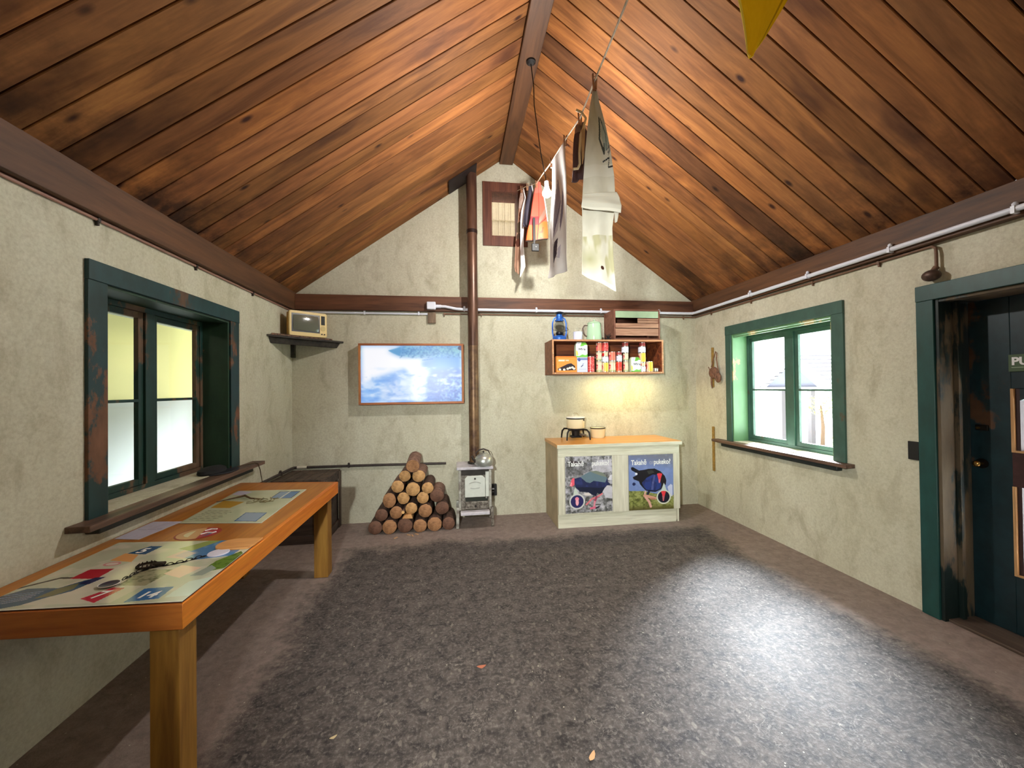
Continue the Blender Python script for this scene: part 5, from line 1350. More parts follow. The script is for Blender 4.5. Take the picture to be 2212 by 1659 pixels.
B().lathe((1.392, 4.38, TOPZ), [(.0005, 0), (.050, 0), (.053, .004), (.054, .095), (.056, .100), (.051, .100), (.050, .008), (.0005, .006)], 32).build('body', mat('white_mug_enamel', (216, 220, 240), .25), mg)
B().tube([(1.392 + .036 * math.cos(a), 4.38, TOPZ + .122 + .022 * math.sin(a) + .008 * math.cos(a)) for a in [2 * PI * j / 24 for j in range(24)]], .0028, 6, closed=True).build('wire_loop', mat('mug_wire', (170, 166, 150), .4, .5), mg)
def coffeepot():
    x, y = 1.588, 4.38; t = thing('coffee_pot', 'mint green enamel coffee pot with a dark handle on the shelf top', 'coffee pot', (x, y, TOPZ)); c = (x, y, TOPZ)
    B().lathe(c, [(.0005, 0), (.088, 0), (.090, .006), (.076, .185), (.072, .196), (.0005, .197)], 36).build('body', M['enamel_green'], t)
    B().lathe(c, [(.077, .194), (.079, .200), (.066, .214), (.03, .226), (.0005, .228)], 36).build('lid', M['enamel_green'], t)
    B().ball((x, y, TOPZ + .236), .012, 14).build('lid_knob', M['enamel_green'], t.children[1])
    B().tube([(x - .076, y, TOPZ + .175), (x - .115, y, TOPZ + .175), (x - .135, y, TOPZ + .14), (x - .130, y, TOPZ + .09), (x - .105, y, TOPZ + .055), (x - .084, y, TOPZ + .05)], [.006, .009, .0095, .0095, .008, .005], 10).build('handle', mat('pot_handle_brown', (92, 74, 66), .4), t)
    B().hexa([(x + .066, y - .02, TOPZ + .13), (x + .066, y + .02, TOPZ + .13), (x + .072, y, TOPZ + .12)], [(x + .060, y - .026, TOPZ + .19), (x + .060, y + .026, TOPZ + .19), (x + .094, y, TOPZ + .193)]).build('spout', M['enamel_green'], t, bevel=.003)
coffeepot()
cl = thing('black_clamp', 'small black spiky metal clamp between the coffee pot and the crate', 'clamp', (1.735, 4.33, TOPZ))
b = B(); b.box(1.705, 1.765, 4.31, 4.35, TOPZ, TOPZ + .02)
for k in range(6): b.cyl((1.735, 4.33, TOPZ + .015), (1.735 + .038 * math.cos(k * 1.05), 4.33 + .03 * math.sin(k * 1.05), TOPZ + .06 + .02 * (k % 2)), .006, .002, 6)
b.build('jaws', M['black'], cl)
def shelf_crate():
    x0, x1, y0, y1, z0, z1 = 1.795, 2.352, 4.285, 4.60, TOPZ, TOPZ + .352
    t = thing('fruit_crate', 'slatted wooden crate with a pale green top slat on top of the wall shelf', 'crate', ((x0 + x1) / 2, 4.45, TOPZ)); w = .016
    B().box(x0, x0 + w, y0, y1, z0, z1).build('side_board', M['crate_red'], t, bevel=.002); B().box(x1 - w, x1, y0, y1, z0, z1).build('side_board', M['crate_red'], t, bevel=.002)
    B().box(x0 + w, x1 - w, y0, y1, z0, z0 + w).build('bottom_board', M['crate_red'], t); B().box(x0 + w, x1 - w, y0, y1, z1 - w, z1).build('top_board', M['crate_red'], t); B().box(x0 + w, x1 - w, y1 - w, y1, z0 + w, z1 - w).build('back_board', M['crate_red'], t)
    a, b_ = x0 + w + .001, x1 - w - .001
    B().box(a, b_, y0 + .004, y0 + .014, z1 - .095, z1 - w - .003).build('green_slat', M['crate_green'], t, bevel=.0015)
    for za, zb in ((z0 + .140, z0 + .192), (z0 + .05, z0 + .136)): B().box(a, b_, y0 + .004 - (.003 if za > z0 + .1 else 0), y0 + .014, za, zb - (.004 if za < z0 + .1 else 0)).build('slat', M['crate'], t, bevel=.0015)
    B().box(a + .27, b_, y0 + .005, y0 + .014, z0 + .197, z0 + .222).build('slat', M['crate'], t, bevel=.0015); B().box(a + .27, b_, y0 + .005, y0 + .014, z0 + .226, z0 + .250).build('slat', M['crate'], t, bevel=.0015)
shelf_crate()

# ------------------------------------------------------------------ wall screen
def screen():
    x0, x1, z0, z1, yf = -1.070, .084, 1.330, 2.012, 4.53
    t = thing('wall_screen', 'flat screen in an orange timber frame showing bright blue and white water', 'screen', ((x0 + x1) / 2, 4.58, z0))
    fw = wood('screen_frame_wood', (150, 84, 50), (196, 122, 70), 'X', .8, .5); fz = wood('screen_frame_upright_wood', (150, 90, 56), (200, 130, 72), 'Z', .8, .5); e = .024
    B().box(x0, x1, yf, D - .002, z1 - e, z1).build('frame_rail', fw, t, bevel=.002); B().box(x0, x1, yf, D - .002, z0, z0 + e).build('frame_rail', fw, t, bevel=.002)
    B().box(x0, x0 + e, yf, D - .002, z0 + e, z1 - e).build('frame_rail', fz, t, bevel=.002); B().box(x1 - e, x1, yf, D - .002, z0 + e, z1 - e).build('frame_rail', fz, t, bevel=.002)
    B().box(x0 + e, x1 - e, yf + .016, D - .002, z0 + e, z1 - e).build('housing', M['black'], t)
    c = Canvas(330, 186, C(96, 148, 232))
    U = lambda x, y: ((x - 160) / 1860, (1170 - y) / 1020)
    P = lambda l: [U(*a) for a in l]
    c.put(np.clip(c.noise(6, 5, 3, 3), 0, 1), C(176, 206, 246), .55)
    c.put(np.clip((.55 - c.U) * 1.8, 0, 1), C(150, 196, 246), .9)
    c.put(np.clip((.16 - c.V) * 4, 0, 1) * np.clip((.5 - c.U) * 3, 0, 1), C(120, 170, 236), .9)
    c.poly(P([(640, 240), (820, 230), (880, 150), (2020, 150), (2020, 420), (1500, 390), (1280, 370), (880, 340), (760, 290)]), C(84, 150, 206))
    c.poly(P([(1450, 150), (2020, 150), (2020, 270), (1700, 250)]), C(116, 178, 196), .8); c.poly(P([(1500, 330), (2020, 270), (2020, 560), (1500, 560)]), C(96, 160, 226), .8)
    c.poly(P([(1360, 700), (1500, 600), (2020, 600), (2020, 1170), (1340, 1170)]), C(70, 112, 206), .85)
    W = [(160, 150), (880, 150), (820, 225), (640, 240), (740, 290), (880, 350), (1250, 372), (1540, 350), (1280, 415), (1250, 520), (1430, 640), (1340, 740), (1350, 1000), (1280, 1170), (1130, 1170), (1060, 900), (1120, 720), (950, 560), (700, 640), (400, 740), (170, 880)]
    c.poly(P(W), C(250, 250, 255)); c.poly(P([(700, 780), (1100, 680), (1350, 760), (1340, 1100), (1150, 1170), (500, 1100), (520, 930)]), C(236, 240, 252), .6)
    blur(c, 8)
    n0 = c.noise(9, 14, 21, 4); c.put(np.clip((n0 - .52) * 3.5, 0, .75) * (c.V < .62), C(226, 238, 254)); c.put(np.clip((.44 - n0) * 4, 0, .6) * (c.V < .5), C(110, 158, 232))
    c.poly(P([(650, 238), (880, 175), (880, 250), (870, 340), (740, 285)]), C(70, 146, 200), .8)
    n = c.noise(70, 40, 8, 2); k = c.U > .6
    c.put(np.clip((.45 - n) * 6, 0, 1) * np.clip((c.U - .55) * 4, 0, 1) * (c.V < .45), C(60, 104, 180), .7); c.put(np.clip((n - .55) * 6, 0, 1) * np.clip((c.U - .6) * 3, 0, 1) * (c.V < .4), C(170, 220, 240), .7)
    c.put(np.clip((n - .5) * 5, 0, 1) * (c.V > .8) * (c.U > .42), C(150, 214, 214), .5); c.put(np.clip((.45 - n) * 6, 0, 1) * (c.V > .78) * (c.U > .38), C(44, 112, 170), .6)
    c.line(P([(1290, 412), (1480, 390)]), .004, C(50, 120, 200)); c.ell(*U(2010, 190), .03, .04, C(20, 30, 90))
    n = c.noise(26, 16, 12, 3); c.put(np.clip((.46 - n) * 4, 0, 1) * (c.V < .45) * (c.U < .62), C(150, 190, 240), .6)
    blur(c, 1)
    painted('display', c, [(x0 + e, yf + .014, z0 + e), (x1 - e, yf + .014, z0 + e), (x1 - e, yf + .014, z1 - e), (x0 + e, yf + .014, z1 - e)], attrmat('screen_image', .3, .56), t, 0)
screen()

# ------------------------------------------------------------------ corner shelf and portable television
cs = thing('corner_shelf', 'rough black triangular corner shelf high in the far left corner', 'shelf', (-1.62, 4.45, 1.98))
A_, B_ = (XL + .002, 4.05), (-1.25, D - .002)
B().hexa([(XL + .002, 4.05, 2.024), (-1.25, D - .002, 2.024), (XL + .002, D - .002, 2.024)], [(XL + .002, 4.05, 2.044), (-1.25, D - .002, 2.044), (XL + .002, D - .002, 2.044)]).build('shelf_board', M['shelf_black'], cs, bevel=.002)
B().hexa([(XL + .002, 4.125, 1.968), (-1.32, D - .002, 1.968), (-1.352, D - .002, 1.968), (XL + .002, 4.165, 1.968)], [(XL + .002, 4.085, 2.0235), (-1.285, D - .002, 2.0235), (-1.32, D - .002, 2.0235), (XL + .002, 4.13, 2.0235)]).build('front_fascia', M['shelf_black'], cs, bevel=.003)
B().box(XL + .003, XL + .043, D - .043, D - .003, 1.86, 2.023).build('corner_post', M['shelf_black'], cs, bevel=.003)
B().hexa([(XL + .01, 4.13, 2.0445), (-1.36, D - .03, 2.0445), (XL + .03, D - .03, 2.0445)], [(XL + .01, 4.13, 2.068), (-1.36, D - .03, 2.068), (XL + .03, D - .03, 2.068)]).build('upper_board', wood('shelf_patchy_wood', (40, 32, 28), (150, 112, 88), 'X', 3, .7), cs, bevel=.002)
def tv():
    th = math.atan2(.24, .293); fx, fy = (-1.690 - 1.397) / 2, (4.30 + 4.54) / 2
    t = thing('portable_television', 'small cream portable television with a grey screen on the black corner shelf', 'television', (fx, fy, 2.0685), rz=th)
    cr = mat('cream_tv_plastic', (226, 200, 134), .45, 0, .04, 6); crs = mat('tan_tv_side', (196, 152, 74), .5, 0, .1, 20)
    w, h, dp = .189, .262, .085
    def ring(y, hw, z0, z1, rr=.02):
        q = []
        for (cx, cz, a0) in ((hw - rr, z0 + rr, -90), (hw - rr, z1 - rr, 0), (-hw + rr, z1 - rr, 90), (-hw + rr, z0 + rr, 180)):
            for k in range(5): a = math.radians(a0 + 90 * k / 4); q.append((cx + rr * math.cos(a), y, cz + rr * math.sin(a)))
        return q
    def loft(rings, nm, m):
        b = B(); n = len(rings[0]); v = [p for R in rings for p in R]
        b.add(v, [(k * n + i, k * n + (i + 1) % n, (k + 1) * n + (i + 1) % n, (k + 1) * n + i) for k in range(len(rings) - 1) for i in range(n)] + [tuple(reversed(range(n))), tuple(range(n * (len(rings) - 1), n * len(rings)))])
        b.f = [tuple(reversed(f)) for f in b.f]
        return b.build(nm, m, t, local=True)
    loft([ring(-.004, w - .004, .004, h - .002), ring(0, w, .0, h), ring(.022, w, 0, h)], 'front_bezel', cr)
    loft([ring(.0225, w - .003, .003, h - .003), ring(dp, w - .004, .004, h - .004), ring(dp + .015, w - .03, .01, h - .02), ring(.20, w * .48, .03, h * .72)], 'back_casing', crs)
    b = B(); b.box(-w + .022, w - .075, -.0055, -.0035, .042, h - .028); sur = b.build('screen_surround', mat('tv_black_surround', (22, 22, 26), .3), t, bevel=.008, local=True)
    # bulging tube face
    b = B(); n, m_ = 16, 12; x0, x1, z0, z1 = -w + .034, w - .087, .056, h - .042
    vs = []
    for j in range(m_ + 1):
        for i in range(n + 1):
            u, v = i / n * 2 - 1, j / m_ * 2 - 1
            uu = u * math.sqrt(1 - v * v * .06); vv = v * math.sqrt(1 - u * u * .06)
            vs.append(((x0 + x1) / 2 + (x1 - x0) / 2 * uu, -.0058 - .012 * (1 - .5 * (u * u + v * v)), (z0 + z1) / 2 + (z1 - z0) / 2 * vv))
    b.add(vs, [(j * (n + 1) + i, j * (n + 1) + i + 1, (j + 1) * (n + 1) + i + 1, (j + 1) * (n + 1) + i) for j in range(m_) for i in range(n)])
    b.build('tube_face', mat('tv_tube_glass', (100, 104, 92), .08, spec=.7), sur, local=True)
    B().box(w - .062, w - .022, -.0065, -.003, .135, .232).build('tuner_window', M['black'], t, bevel=.002, local=True)
    B().cyl((w - .042, -.0045, .095), (w - .042, -.008, .095), .026, n=24).build('speaker_disc', mat('tv_speaker', (206, 184, 124), .6), t, local=True)
    for x in (w - .056, w - .028): B().cyl((x, -.003, .034), (x, -.012, .034), .0065, n=14).build('knob', M['black'], t, local=True)
tv()

# ------------------------------------------------------------------ conduits, pipes and clips
def run(name, label, cat, pts, r, m, clips, cm, kind='pipe'):
    t = thing(name, label, cat, pts[0])
    B().tube(pts, r, 12).build('tube', m, t)
    for a in clips:
        b = B(); p, nrm, dz = a
        n_ = Vector(nrm); p = Vector(p)
        b.tube([p + n_ * -.0 + Vector((0, 0, -r * 1.2)), p - n_ * 0 + Vector((0, 0, r * 1.1)) + n_ * 0], r * .45, 6)
        b.v = []; b.f = []; b.m = []
        s = Vector((abs(n_.y), abs(n_.x), 0)) * .008
        q0 = p - n_ * (r + .003); 
        lo, hi = Vector([min(c1, c2) for c1, c2 in zip(q0 - s, p + n_ * (r + .004) + s)]), Vector([max(c1, c2) for c1, c2 in zip(q0 - s, p + n_ * (r + .004) + s)])
        b.box(lo.x, hi.x, lo.y, hi.y, p.z - r - .003, p.z + r + .003)
        if dz > 0: b.ball(p + Vector((0, 0, r + dz)) , .013, 12)
        if dz < 0: b.box(lo.x + (hi.x - lo.x) * .2, hi.x - (hi.x - lo.x) * .2, lo.y + (hi.y - lo.y) * .2, hi.y - (hi.y - lo.y) * .2, p.z + dz, p.z)
        b.build('clip', cm, t)
    return t
yw = D - .045 - .017; xr = XR - .05 - .019
wz = 2.412
run('white_conduit', 'white conduit pipe running along the top of the right wall and the far wall', 'pipe',
    [(-.17, yw, 2.444), (-.12, yw, 2.444), (.0, yw, 2.420), (.10, yw, 2.413), (1.5, yw, 2.411), (xr - .06, yw, 2.408), (xr - .015, yw - .012, 2.408), (xr, yw - .06, 2.408), (xr, 3.4, 2.412), (xr, 1.0, 2.424), (xr, -1.6, 2.43)], .0165, M['white_plastic'],
    [((x, yw, wz), (0, -1, 0), .012) for x in (.10, .95, 1.75, 2.5)] + [((xr, y, wz + .004), (1, 0, 0), .014) for y in (3.60, 2.94, 2.30, 1.69)], M['white_plastic'])
run('white_conduit', 'thinner white conduit on the far wall between the television and the junction box', 'pipe',
    [(-1.79, D - .014, 2.366), (-.30, D - .014, 2.362)], .012, M['white_plastic'], [((x, D - .014, 2.363), (0, -1, 0), .012) for x in (-1.02, -.42)], M['white_plastic'])
jb = thing('junction_box', 'white square junction box on the far wall beam left of the stove pipe', 'junction box', (-.275, D - .075, 2.405))
B().box(-.325, -.225, D - .095, D - .0455, 2.405, 2.492).build('cover', M['white_plastic'], jb, bevel=.008)
B().cyl((-.225, yw, 2.444), (-.165, yw, 2.444), .020, n=16).build('gland', M['white_plastic'], jb)
tag(B().box(-.318, -.228, D - .030, D, 2.258, 2.384).build('wall_block', wood('block_grey_brown_wood', (104, 84, 66), (140, 118, 96), 'Z', 1.5), None, bevel=.003), 'small brown timber block fixed under the white junction box', 'block')
run('brown_conduit', 'thin brown painted conduit under the white pipe on the right and far walls', 'pipe',
    [(-.14, D - .010, 2.368), (2.98, D - .010, 2.368), (XR - .012, D - .03, 2.368), (XR - .010, 4.5, 2.368), (XR - .010, 3.2, 2.366), (XR - .010, 2.16, 2.372), (XR - .012, 2.10, 2.37), (XR - .022, 2.075, 2.35), (XR - .026, 2.07, 2.31), (XR - .026, 2.07, 2.22)], .009, M['brown_pipe'],
    [((x, D - .010, 2.368), (0, -1, 0), -.03) for x in (-.13, .30, 2.86)] + [((XR - .010, y, 2.368), (1, 0, 0), -.03) for y in (4.3, 3.66, 2.95, 2.42)], M['brown_pipe'])
jb2 = thing('lamp_rose', 'round brown iron fitting hanging from the thin conduit above the door corner', 'light fitting', (XR - .045, 2.075, 2.14))
B().ball((XR - .045, 2.085, 2.178), .042, 20, sc=(.95, 1.15, .85)).build('bell', mat('brown_iron_fitting', (86, 66, 56), .5, .5, .3, 20), jb2)
B().cyl((XR - .026, 2.07, 2.23), (XR - .040, 2.08, 2.20), .016, n=14).build('neck', M['brown_pipe'], jb2)
run('brown_cable_batten', 'thin pinkish brown conduit under the beam of the left wall', 'pipe', [(XL + .010, YB + .02, 2.374), (XL + .010, D - .03, 2.374)], .0085, mat('pinkish_conduit', (150, 112, 98), .5), [((XL + .010, y, 2.374), (-1, 0, 0), -.03) for y in (1.4, 2.25, 3.01, 3.78)], M['grey_pipe'])
run('iron_pipe', 'dark iron water pipe running low along the far left corner walls', 'pipe', [(XL + .016, 3.58, .652), (XL + .016, 4.58, .652), (XL + .025, D - .02, .652), (XL + .09, D - .018, .652), (-.90, D - .018, .648), (-.128, D - .018, .638)], .014, M['grey_pipe'], [((-1.20, D - .018, .650), (0, -1, 0), .010), ((XL + .016, 4.30, .652), (-1, 0, 0), .010)], M['grey_pipe'])
pe = thing('pipe_end', 'short white coupling on the dark pipe above the corner crate', 'coupling', (-1.69, D - .018, .635))
B().cyl((-1.74, D - .018, .652), (-1.64, D - .018, .652), .0165, n=16).build('sleeve', mat('coupling_white', (206, 200, 184), .4), pe)

# black plate near the door, sticks and bundle
tag(B().box(XR - .012, XR, 2.200, 2.262, .988, 1.110).build('wall_plate', M['black'], None, bevel=.002), 'black rectangular plate on the right wall touching the door frame', 'plate')
tag(B().box(XR - .020, XR, 4.283, 4.312, .487, 1.012).build('stick', M['stick'], None, bevel=.003), 'short golden stick on the right wall below the rope bundle, near the sill end', 'stick')
tag(B().box(XR - .020, XR, 4.275, 4.302, 1.48, 1.95).build('stick', M['stick'], None, bevel=.003), 'golden stick fixed to the right wall with a leather sling hanging on it', 'stick')
def sling():
    t = thing('leather_sling', 'brown leather pouch sling with a looped strap hung on the right wall stick', 'sling', (XR - .04, 4.22, 1.52))
    B().tube([(XR - .03, 4.285, 1.72), (XR - .03, 4.25, 1.80), (XR - .03, 4.205, 1.895), (XR - .03, 4.185, 1.88), (XR - .03, 4.19, 1.80), (XR - .03, 4.175, 1.72), (XR - .03, 4.15, 1.63)], .006, 8).build('strap', M['leather'], t)
    b = B(); b.ball((XR - .038, 4.235, 1.65), .055, 18, sc=(.5, 1.5, 1.25)); b.ball((XR - .036, 4.16, 1.59), .045, 18, sc=(.5, 1.05, 1.3)); b.build('pouch', M['leather'], t)
    for k in range(4): B().tube([(XR - .058 + .01 * (k % 2), 4.30 - .045 * k, 1.72 - .01 * k), (XR - .066, 4.25 - .03 * k, 1.66 - .02 * k), (XR - .062, 4.20 - .02 * k, 1.60 - .012 * k)], .005, 6).build('cord', M['leather'], t)
    B().tube([(XR - .03, 4.285, 1.60), (XR - .028, 4.29, 1.52), (XR - .024, 4.285, 1.465)], [.012, .010, .006], 8).build('tail', M['leather'], t)
sling()
# left sill: cap, twig end
cp = thing('felt_hat', 'flattened black felt hat lying at the far end of the left windowsill', 'hat', (-1.80, 3.40, .881))
b = B(); b.lathe((0, 0, 0), [(.0005, 0), (.10, 0), (.118, .012), (.112, .034), (.08, .048), (.0005, .05)], 30); b.v = [(-1.835 + p[0] * .62, 3.27 + p[1] * 1.15, .881 + p[2]) for p in b.v]; b.build('crown', mat('black_felt', (20, 20, 24), .8), cp)
b = B(); b.lathe((0, 0, 0), [(.0005, 0), (.13, 0), (.135, .004), (.13, .009), (.0005, .010)], 30); b.v = [(-1.79 + p[0] * .68, 3.32 + p[1] * 1.2, .881 + p[2]) for p in b.v]; b.build('brim', mat('black_felt_brim', (26, 28, 36), .6), cp)
tg = thing('wire_twig', 'thin crooked twig hanging off the far end of the left windowsill', 'twig', (-1.72, 3.62, .74))
B().tube([(-1.78, 3.50, .886), (-1.70, 3.62, .888), (-1.685, 3.64, .878), (-1.675, 3.655, .82), (-1.672, 3.66, .78), (-1.668, 3.668, .735), (-1.664, 3.675, .69)], [.003, .004, .004, .004, .0035, .003, .002], 7).build('stem', mat('twig_dark', (74, 60, 40), .8), tg)
# leaves on the floor
def leaf(x, y, rz, s, col, label):
    pts = [(-1, 0), (-.5, .35), (.1, .42), (.7, .22), (1, 0), (.6, -.3), (0, -.38), (-.6, -.25)]
    b = B(); v = [(x + s * (p[0] * math.cos(rz) - p[1] * math.sin(rz)), y + s * (p[0] * math.sin(rz) + p[1] * math.cos(rz)), .004 + .010 * abs(p[0]) * s / .03) for p in pts]
    v2 = [(a, c_, z + .0012) for a, c_, z in v]; b.hexa(v, v2)
    tag(b.build('fallen_leaf', mat('leaf_%d' % int(x * 100), col, .6), None), label, 'leaf')
leaf(.117, 2.129, .1, .026, (176, 104, 76), 'small reddish brown leaf fragment in the middle of the floor')
leaf(.527, 1.545, .9, .026, (206, 160, 116), 'pale orange dry leaf on the floor at the bottom edge of the view')
leaf(-.54, 1.80, .5, .016, (190, 170, 130), 'tiny pale dry leaf scrap on the floor near the front table leg')

# ------------------------------------------------------------------ pendant bulb
def pendant():
    t = thing('pendant_bulb', 'bare glowing bulb hanging on a long black cord from the ridge beam', 'lamp', (.63, 3.13, 4.165))
    B().lathe((.63, 3.13, RB), [(.0005, 0), (.040, 0), (.038, -.012), (.022, -.026), (.0005, -.027)][::-1], 28).build('ceiling_rose', M['cord'], t)
    B().tube([(.63, 3.13, RB - .02), (.650, 3.125, 3.95), (.652, 3.125, 3.80), (.700, 3.115, 3.40), (.742, 3.11, 3.17)], .0042, 8).build('cord', M['cord'], t)
    hold = B().cyl((.742, 3.11, 3.175), (.744, 3.11, 3.125), .017, .019, 20).build('lamp_holder', mat('lampholder_grey', (150, 150, 156), .4), t)
    B().lathe((.745, 3.11, 3.045), [(.0005, 0), (.018, .004), (.033, .018), (.037, .036), (.027, .054), (.017, .072), (.014, .08), (.0005, .08)], 20).build('bulb', M['bulb'], hold)
pendant()

# ------------------------------------------------------------------ clothesline and what hangs on it
LN = [(.25, YB + .003, 2.70), (.45, 0, 2.70), (.563, 1.2, 2.756), (.611, 1.45, 2.849), (.651, 1.75, 2.922), (.697, 2.1, 2.998), (.731, 2.5, 3.137), (.742, 2.95, 3.235), (.775, 3.4, 3.39), (.838, 3.95, 3.60), (.775, 4.22, 3.70), (.755, 4.42, 3.775), (.745, D - .002, 3.86)]
def on_line(y):
    for a, b_ in zip(LN[:-1], LN[1:]):
        if a[1] <= y <= b_[1]:
            t = (y - a[1]) / (b_[1] - a[1]); return Vector([a[i] + (b_[i] - a[i]) * t for i in range(3)])
tag(B().tube(LN, .0042, 8).build('clothesline', M['rope'], None), 'pale rope clothesline running down the room beneath the ridge', 'rope')
def peg(y, label, tilt=0.0):
    p = on_line(y); t = thing('clothes_peg', label, 'clothes peg', p, 'wooden pegs on the clothesline')
    for s in (-1, 1):
        B().hexa([(p.x + s * .0045 - .0035, y - .005, p.z - .045), (p.x + s * .0045 + .0035, y - .005, p.z - .045), (p.x + s * .0045 + .0035, y + .005, p.z - .045), (p.x + s * .0045 - .0035, y + .005, p.z - .045)],
                 [(p.x + s * .009 - .003, y - .005, p.z + .03), (p.x + s * .009 + .003, y - .005, p.z + .03), (p.x + s * .009 + .003, y + .005, p.z + .03), (p.x + s * .009 - .003, y + .005, p.z + .03)]).build('prong', M['peg'], t)
    B().tube([(p.x + .009 * math.cos(a), y - .006, p.z + .006 + .009 * math.sin(a)) for a in [2 * PI * j / 12 for j in range(12)]], .0014, 5, closed=True).build('spring', rimm, t)
peg(1.735, 'wooden peg holding the tall cream cloth nearest the camera')
peg(2.10, 'wooden peg holding the brown bag between the two pale cloths')
peg(2.515, 'wooden peg at the near corner of the grey-white feather print cloth')
peg(2.93, 'wooden peg at the far corner of the grey-white feather print cloth')
peg(3.95, 'wooden peg above the red and orange vest')
peg(4.18, 'wooden peg above the dark grey cloth beyond the vest')
peg(4.40, 'wooden peg above the long brown strip nearest the gable window')

def back(rows, k):
    return [tuple((q * k if i % 3 < 2 else 1.5 + (q - 1.5) * k) for i, q in enumerate(r)) for r in rows]
def interp(rows, v):
    r = np.array(rows, float)[::-1]; n = len(r) - 1
    x = np.clip(v * n, 0, n - 1e-6); i = x.astype(int); f = (x - i)[..., None]
    return r[i] * (1 - f) + r[i + 1] * f
def cloth(name, label, cat, rows, canvas, m, amp=.008, waves=2.0, ph=.6, parent=None, th=.0016, part=None, nv=1.0):
    """rows top->bottom: (xl, yl, zl, xr, yr, zr)"""
    top = rows[0]
    t = parent or thing(name, label, cat, ((top[0] + top[3]) / 2, (top[1] + top[4]) / 2, top[2]))
    def surf(U, V):
        q = interp(rows, V); U_ = U[..., None]
        P = q[..., :3] * (1 - U_) + q[..., 3:] * U_
        d = q[..., 3:] - q[..., :3]; L = np.hypot(d[..., 0], d[..., 1]) + 1e-6
        nx, ny = -d[..., 1] / L, d[..., 0] / L
        a = amp * np.sin(2 * PI * waves * U + ph * 6 * V) * (1 - V * .75) + amp * .4 * np.sin(9 * V + 3 * U)
        P[..., 0] += nx * a; P[..., 1] += ny * a
        return P
    painted(part or 'fabric', canvas, None, m, t, th, surf=surf)
    return t
fab = attrmat('hung_fabric', .85, spec=.2)
# 1 tall cream cloth
c = Canvas(70, 240, C(208, 204, 190))
c.put(np.clip(c.noise(3, 12, 3, 3) - .35, 0, .5), C(178, 172, 154)); c.put(np.clip((c.noise(4, 9, 9, 3) - .55) * 4, 0, .7) * (c.V < .22), C(160, 154, 112)); c.put(np.clip(1 - np.hypot((c.U - .25) * 2, (c.V - .11) * 12), 0, 1), C(150, 146, 108), .8)
c.put((c.V > .50) & (c.V < .56) & (c.U > .0), C(214, 210, 198)); 
c.line([(.72, .80), (.62, .70), (.75, .62), (.80, .66)], .035, C(70, 74, 70), 3); c.line([(.80, .80), (.92, .72), (.86, .63)], .02, C(70, 84, 84), 3); c.poly([(.70, .74), (.92, .79), (1, .66), (.8, .62)], C(150, 166, 160), .6)
c.line([(.68, .575), (.92, .59), (.85, .545), (1, .545)], .012, C(60, 60, 62), 3)
for k in range(3): c.line([(.90, .63 - .015 * k), (.99, .66 - .015 * k)], .008, C(70, 70, 76), 3)
c.ell(.62, .075, .05, .008, C(60, 30, 20)); c.put(c.V < .02, C(222, 216, 200))
rows = [(.648, 1.75, 2.915, .655, 1.742, 2.915), (.632, 1.76, 2.82, .672, 1.74, 2.82), (.618, 1.76, 2.70, .700, 1.735, 2.70), (.608, 1.765, 2.60, .718, 1.73, 2.60), (.600, 1.77, 2.48, .735, 1.73, 2.48), (.592, 1.77, 2.36, .742, 1.735, 2.36), (.596, 1.78, 2.24, .728, 1.745, 2.24), (.592, 1.78, 2.12, .732, 1.745, 2.10), (.590, 1.78, 2.03, .745, 1.745, 1.945)]
tc = cloth('hanging_cloth', 'tall cream cloth pinned by one corner with a faint ink print, nearest on the clothesline', 'cloth', rows, c, fab, .010, 1.3, .5)
c2 = Canvas(50, 30, C(212, 208, 194)); c2.put(c2.V < .12, C(226, 222, 208))
rows = [(.592, 1.745, 2.395, .742, 1.722, 2.40), (.585, 1.735, 2.37, .752, 1.71, 2.37), (.578, 1.73, 2.345, .756, 1.70, 2.33), (.577, 1.735, 2.325, .754, 1.705, 2.295)]
cloth('x', '', '', rows, c2, fab, .006, 1.0, .3, parent=tc, part='turned_flap')
c2 = Canvas(20, 30, C(212, 208, 194))
rows = [(.722, 1.715, 2.34, .755, 1.722, 2.37), (.728, 1.715, 2.29, .755, 1.722, 2.31), (.732, 1.72, 2.255, .744, 1.725, 2.262)]
cloth('x', '', '', rows, c2, fab, .002, 1.0, .3, parent=tc, part='turned_edge')
# 2 feather print cloth, spans the line
c = Canvas(120, 240, C(232, 228, 226))
c.put(np.clip(c.noise(4, 10, 3, 3) - .35, 0, .5), C(206, 200, 200)); c.put((c.U > .90), C(222, 218, 212), .7)
c.poly([(.30, .62), (.48, .74), (.60, .60), (.55, .44), (.42, .40), (.32, .48)], C(172, 164, 178), .7)
for k in range(6): c.line([(.44 - .03 * k, .78 - .03 * k), (.58 - .03 * k, .62 - .03 * k), (.48 - .03 * k, .50 - .02 * k)], .022, C(112, 104, 124), 2, .6)
c.poly([(.66, .70), (.74, .64), (.72, .52), (.62, .42), (.60, .50)], C(104, 94, 118), .8)
c.poly([(.42, .36), (.56, .38), (.52, .26), (.32, .18), (.22, .22), (.30, .30)], C(64, 52, 62)); c.put(np.clip((c.noise(30, 50, 8) - .5) * 4, 0, 1) * ((c.V < .37) & (c.V > .19) & (abs(c.U - .38) < .16)), C(110, 90, 86), .5)
c.line([(.26, .19), (.24, .15)], .02, C(120, 80, 40), 2); c.poly([(.56, .30), (.66, .32), (.62, .20), (.54, .22)], C(170, 162, 180), .7)
rows = [(.745, 2.95, 3.228, .731, 2.50, 3.132), (.738, 2.95, 3.0, .736, 2.50, 2.92), (.722, 2.94, 2.7, .730, 2.50, 2.65), (.712, 2.94, 2.45, .735, 2.50, 2.42), (.702, 2.94, 2.335, .728, 2.50, 2.268)]
